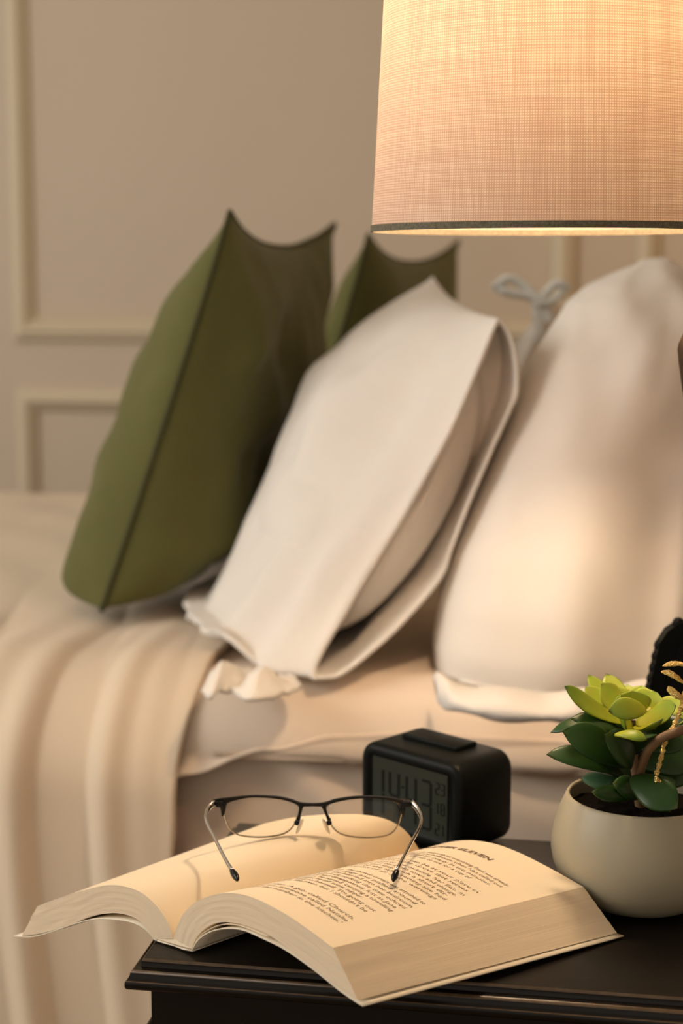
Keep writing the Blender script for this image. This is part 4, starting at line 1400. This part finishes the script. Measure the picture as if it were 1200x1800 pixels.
# central stalk and a bare brown stem curving right
v_, f_ = tube(catmull([pc + Z_ * 0.060, pc + V((-0.004, -0.004, 0.085)), P3(1112, 1330, 1.048), P3(1112, 1268, 1.048)], 20), 0.0032, 10)
part('stalk', v_, f_, M['stem'], pp)
v_, f_ = tube(catmull([P3(1122, 1372, 1.03), P3(1128, 1345, 1.015), P3(1140, 1318, 1.005), P3(1162, 1298, 1.0), P3(1190, 1286, 1.0), P3(1215, 1280, 1.005)], 24), [0.0028] * 25, 10)
part('bare_stem', v_, f_, M['stem'], pp, label='bare brown stem arching to the right')

# ------------------------------------------------------------------ gold glitter leaf spray stuck beside the plant
gs = thing('leaf_spray', 'gold glitter leaf spray at the right edge, in front of the black frame', 'decoration', P3(1172, 1400, 1.0))
def gold_leaf(pts, w0, Y=1.0, parent=gs):
    P = catmull([P3(x, y, Y) for x, y in pts], 16)
    rr = [0.0004 + 1.7 * w0 * math.sin(math.pi * (i / 16) ** 0.75) for i in range(17)]
    v_, f_ = tube(P, rr, 8, flat=0.35, flat_dir=_up)
    v_ = [v + V((1, 0, 1)) * 0.0004 * noise.noise(v * 900) for v in v_]
    part('leaf', v_, f_, M['gold'], parent)
st_ = catmull([P3(x, y, 1.003) for x, y in ((1172, 1392), (1160, 1374), (1152, 1368), (1158, 1345), (1164, 1322), (1168, 1306), (1190, 1262), (1204, 1215), (1212, 1165))], 50)
v_, f_ = tube(st_, [0.0014 + 0.0005 * math.sin(i * 2.3) for i in range(51)], 8)
part('stem', v_, f_, M['gold'], gs)
v_, f_ = tube(catmull([P3(1152, 1368, 1.003), P3(1162, 1380, 1.01), P3(1166, 1392, 1.02), pc + Z_ * 0.066 + V((0.014, -0.02, 0))], 12), 0.0012, 8)
part('stem', v_, f_, M['gold'], gs)
gold_leaf([(1164, 1171), (1178, 1167), (1195, 1167), (1214, 1172)], 0.0024)
gold_leaf([(1161, 1181), (1176, 1183), (1190, 1192), (1205, 1204)], 0.0028)
gold_leaf([(1175, 1206), (1182, 1216), (1192, 1224), (1208, 1230)], 0.0036)
gold_leaf([(1196, 1240), (1202, 1242), (1212, 1244), (1222, 1250)], 0.0026)
gold_leaf([(1212, 1165), (1216, 1150), (1222, 1138), (1232, 1128)], 0.0026)

# ------------------------------------------------------------------ black frame with beaded edge behind the plant
YF = 1.15
fr = thing('picture_frame', 'black picture frame with a scalloped edge, cut off by the right side of the photo', 'picture frame', atz(1230, 1480, TOP) * 1.0)
fr.location = V((aty(1200, 1400, YF).x + 0.03, YF + 0.01, TOP))
fx = V((0.985, 0.06, 0.16)).normalized()           # leans to the right and back
fz = V((0.205, 0.10, 1.0)).normalized()
fy = fx.cross(fz).normalized()
fz = fy.cross(fx).normalized() * -1 if fy.cross(fx).z < 0 else fy.cross(fx).normalized()
tl_ = aty(1160, 1108, YF)
FH = (tl_.z - TOP - 0.001) / fz.z; FW = 0.10
fz = V((0.205, 0.05, 1.0)).normalized(); fx = V((1, 0.05, 0.0)).normalized(); fy = V((0.02, -1, 0)).normalized()
FH = (aty(1165, 1092, YF).z - TOP) / fz.z
o0 = tl_ - fz * ((tl_.z - TOP) / fz.z)            # bottom left
def FP(x, z, d=0.0): return o0 + fx * x + fz * z + fy * d + Z_ * 0.0
outl = [(0, 0), (0, FH * 0.90), (0.004, FH * 0.96), (0.012, FH), (FW - 0.012, FH), (FW, FH * 0.93), (FW, 0)]
vs = [FP(x, z, 0.006) for x, z in outl] + [FP(x, z, -0.006) for x, z in outl]
n = len(outl)
fs = [tuple(range(n)), tuple(reversed(range(n, 2 * n)))] + [(i, (i + 1) % n, (i + 1) % n + n, i + n) for i in range(n)]
o = part('frame_board', vs, fs, M['frameblack'], fr, False); fix_normals(o)
o2 = part('picture_pane', [FP(0.014, 0.014, 0.0068), FP(FW - 0.014, 0.014, 0.0068), FP(FW - 0.014, FH - 0.016, 0.0068), FP(0.014, FH - 0.016, 0.0068),
                     FP(0.014, 0.014, 0.0062), FP(FW - 0.014, 0.014, 0.0062), FP(FW - 0.014, FH - 0.016, 0.0062), FP(0.014, FH - 0.016, 0.0062)],
          [(0, 1, 2, 3), (7, 6, 5, 4), (0, 1, 5, 4), (1, 2, 6, 5), (2, 3, 7, 6), (3, 0, 4, 7)], M['glassblack'], fr, False)
bead_me = None
pitch_b = 0.0082
path = [FP(0.0022, z) for z in [0.006 + pitch_b * i for i in range(int((FH * 0.92 - 0.006) / pitch_b) + 1)]]
path += [FP(0.004 + 0.0078 * i, FH - 0.002) for i in range(1, 12)]
for p in path:
    if bead_me is None:
        prb = [(0.0045 * math.sin(math.pi * i / 6) + 1e-5, -0.0048 * math.cos(math.pi * i / 6)) for i in range(7)]
        v_, f_ = lathe(V((0, 0, 0)), prb, 10)
        off = world_off(fr)
        b = part('scallop', [v + off for v in v_], f_, M['frameblack'], fr)
        bead_me = b.data
    else:
        b = bpy.data.objects.new('scallop', bead_me); COL.objects.link(b); b.parent = fr
    b.location = p - world_off(fr)
# strut behind
v_, f_ = tube([FP(FW / 2, FH * 0.6, -0.007), V((FP(FW / 2, 0).x, FP(FW / 2, 0).y + 0.035, TOP + 0.003))], 0.003, 8)
part('strut', v_, f_, M['frameblack'], fr)

# ------------------------------------------------------------------ pendant lamp over the nightstand
LY = 1.085
lc = aty(962, 408, LY)
lp = thing('pendant_lamp', 'lit lamp with a drum shade of woven beige linen hanging over the nightstand', 'lamp', V((lc.x, lc.y, lc.z)))
r_b = 305 / FPX * LY * 1.0
r_t = r_b - 0.0125
SH = 0.245
CIR = 2 * math.pi * r_b
TH = 0.00158                      # thread pitch
n = 160
vs, fs, uv = [], [], []
for i in range(41):
    z = SH * i / 40; r_ = r_b + (r_t - r_b) * i / 40
    for k in range(n + 1):
        a = 2 * math.pi * k / n + math.pi / 2
        vs.append(lc + V((r_ * math.cos(a), r_ * math.sin(a), z)))
        uv.append((k / n * round(CIR / TH), z / TH))
for i in range(40):
    for k in range(n):
        a = i * (n + 1) + k; fs.append((a, a + 1, a + n + 2, a + n + 1))
part('lamp_shade', vs, fs, M['shade'], lp, uvs=uv)
def ring(name, z0, z1, r, th):
    v_, f_ = lathe(lc, [(r - th, z0), (r + th, z0), (r + th, z1), (r - th, z1), (r - th, z0)], 128)
    o = part(name, v_, f_, M['hem'], lp); fix_normals(o); sharp(o, 40)
rr_ = r_b
ring('hem_band', 0.000, 0.0042, r_b, 0.0007)
ring('hem_band', SH - 0.0042, SH, r_t, 0.0007)
# spider, socket, bulb, cord, canopy
zS = SH - 0.03
sock = part('socket', *tube([lc + Z_ * z for z in (zS + 0.02, zS + 0.01, zS - 0.03, zS - 0.045)], [0.008, 0.017, 0.017, 0.015], 20), M['brass'], lp)
for k in range(3):
    a = 2 * math.pi * k / 3 + 0.4
    e = lc + V((math.cos(a) * (r_t), math.sin(a) * (r_t), SH - 0.004))
    v_, f_ = tube([lc + Z_ * (zS + 0.004), lc + V((math.cos(a) * .03, math.sin(a) * .03, zS + 0.004)), e], 0.0014, 6)
    part('spider_arm', v_, f_, M['brass'], lp)
rb = 0.027; zb = zS - 0.085
prb = [(0.0001, -rb)] + [(rb * math.sin(math.pi * i / 12), -rb * math.cos(math.pi * i / 12)) for i in range(1, 9)] + [(0.0155, 0.030), (0.0135, 0.042)]
v_, f_ = lathe(lc + Z_ * zb, prb, 24)
part('bulb', v_, f_, M['bulb'], lp)
v_, f_ = tube([lc + Z_ * (zS + 0.02), V((lc.x, lc.y, 2.43))], 0.003, 8)
part('cord', v_, f_, M['blackrubber'], lp)
v_, f_ = lathe(V((lc.x, lc.y, 2.45)), [(0.0001, -0.03), (0.03, -0.028), (0.05, -0.012), (0.052, 0), (0.0001, 0)], 32)
part('canopy', v_, f_, M['brass'], lp)
# wooden pull on a thin chain at the right of the shade
pk = aty(1216, 612, 1.09)
v_, f_ = lathe(pk, [(0.0001, 0.016), (0.002, 0.0155), (0.006, 0.010), (0.0090, 0.003), (0.0095, -0.001), (0.0085, -0.010), (0.0062, -0.024), (0.0038, -0.038), (0.0001, -0.042)], 20)
pkn = part('pull_knob', v_, f_, M['pullwood'], lp, label='dark turned wooden pull knob')
v_, f_ = tube([pk + Z_ * 0.015, V((pk.x, pk.y, lc.z + 0.10)), lc + Z_ * (zS - 0.01)], 0.0006, 6)
part('pull_chain', v_, f_, M['brass'], lp)
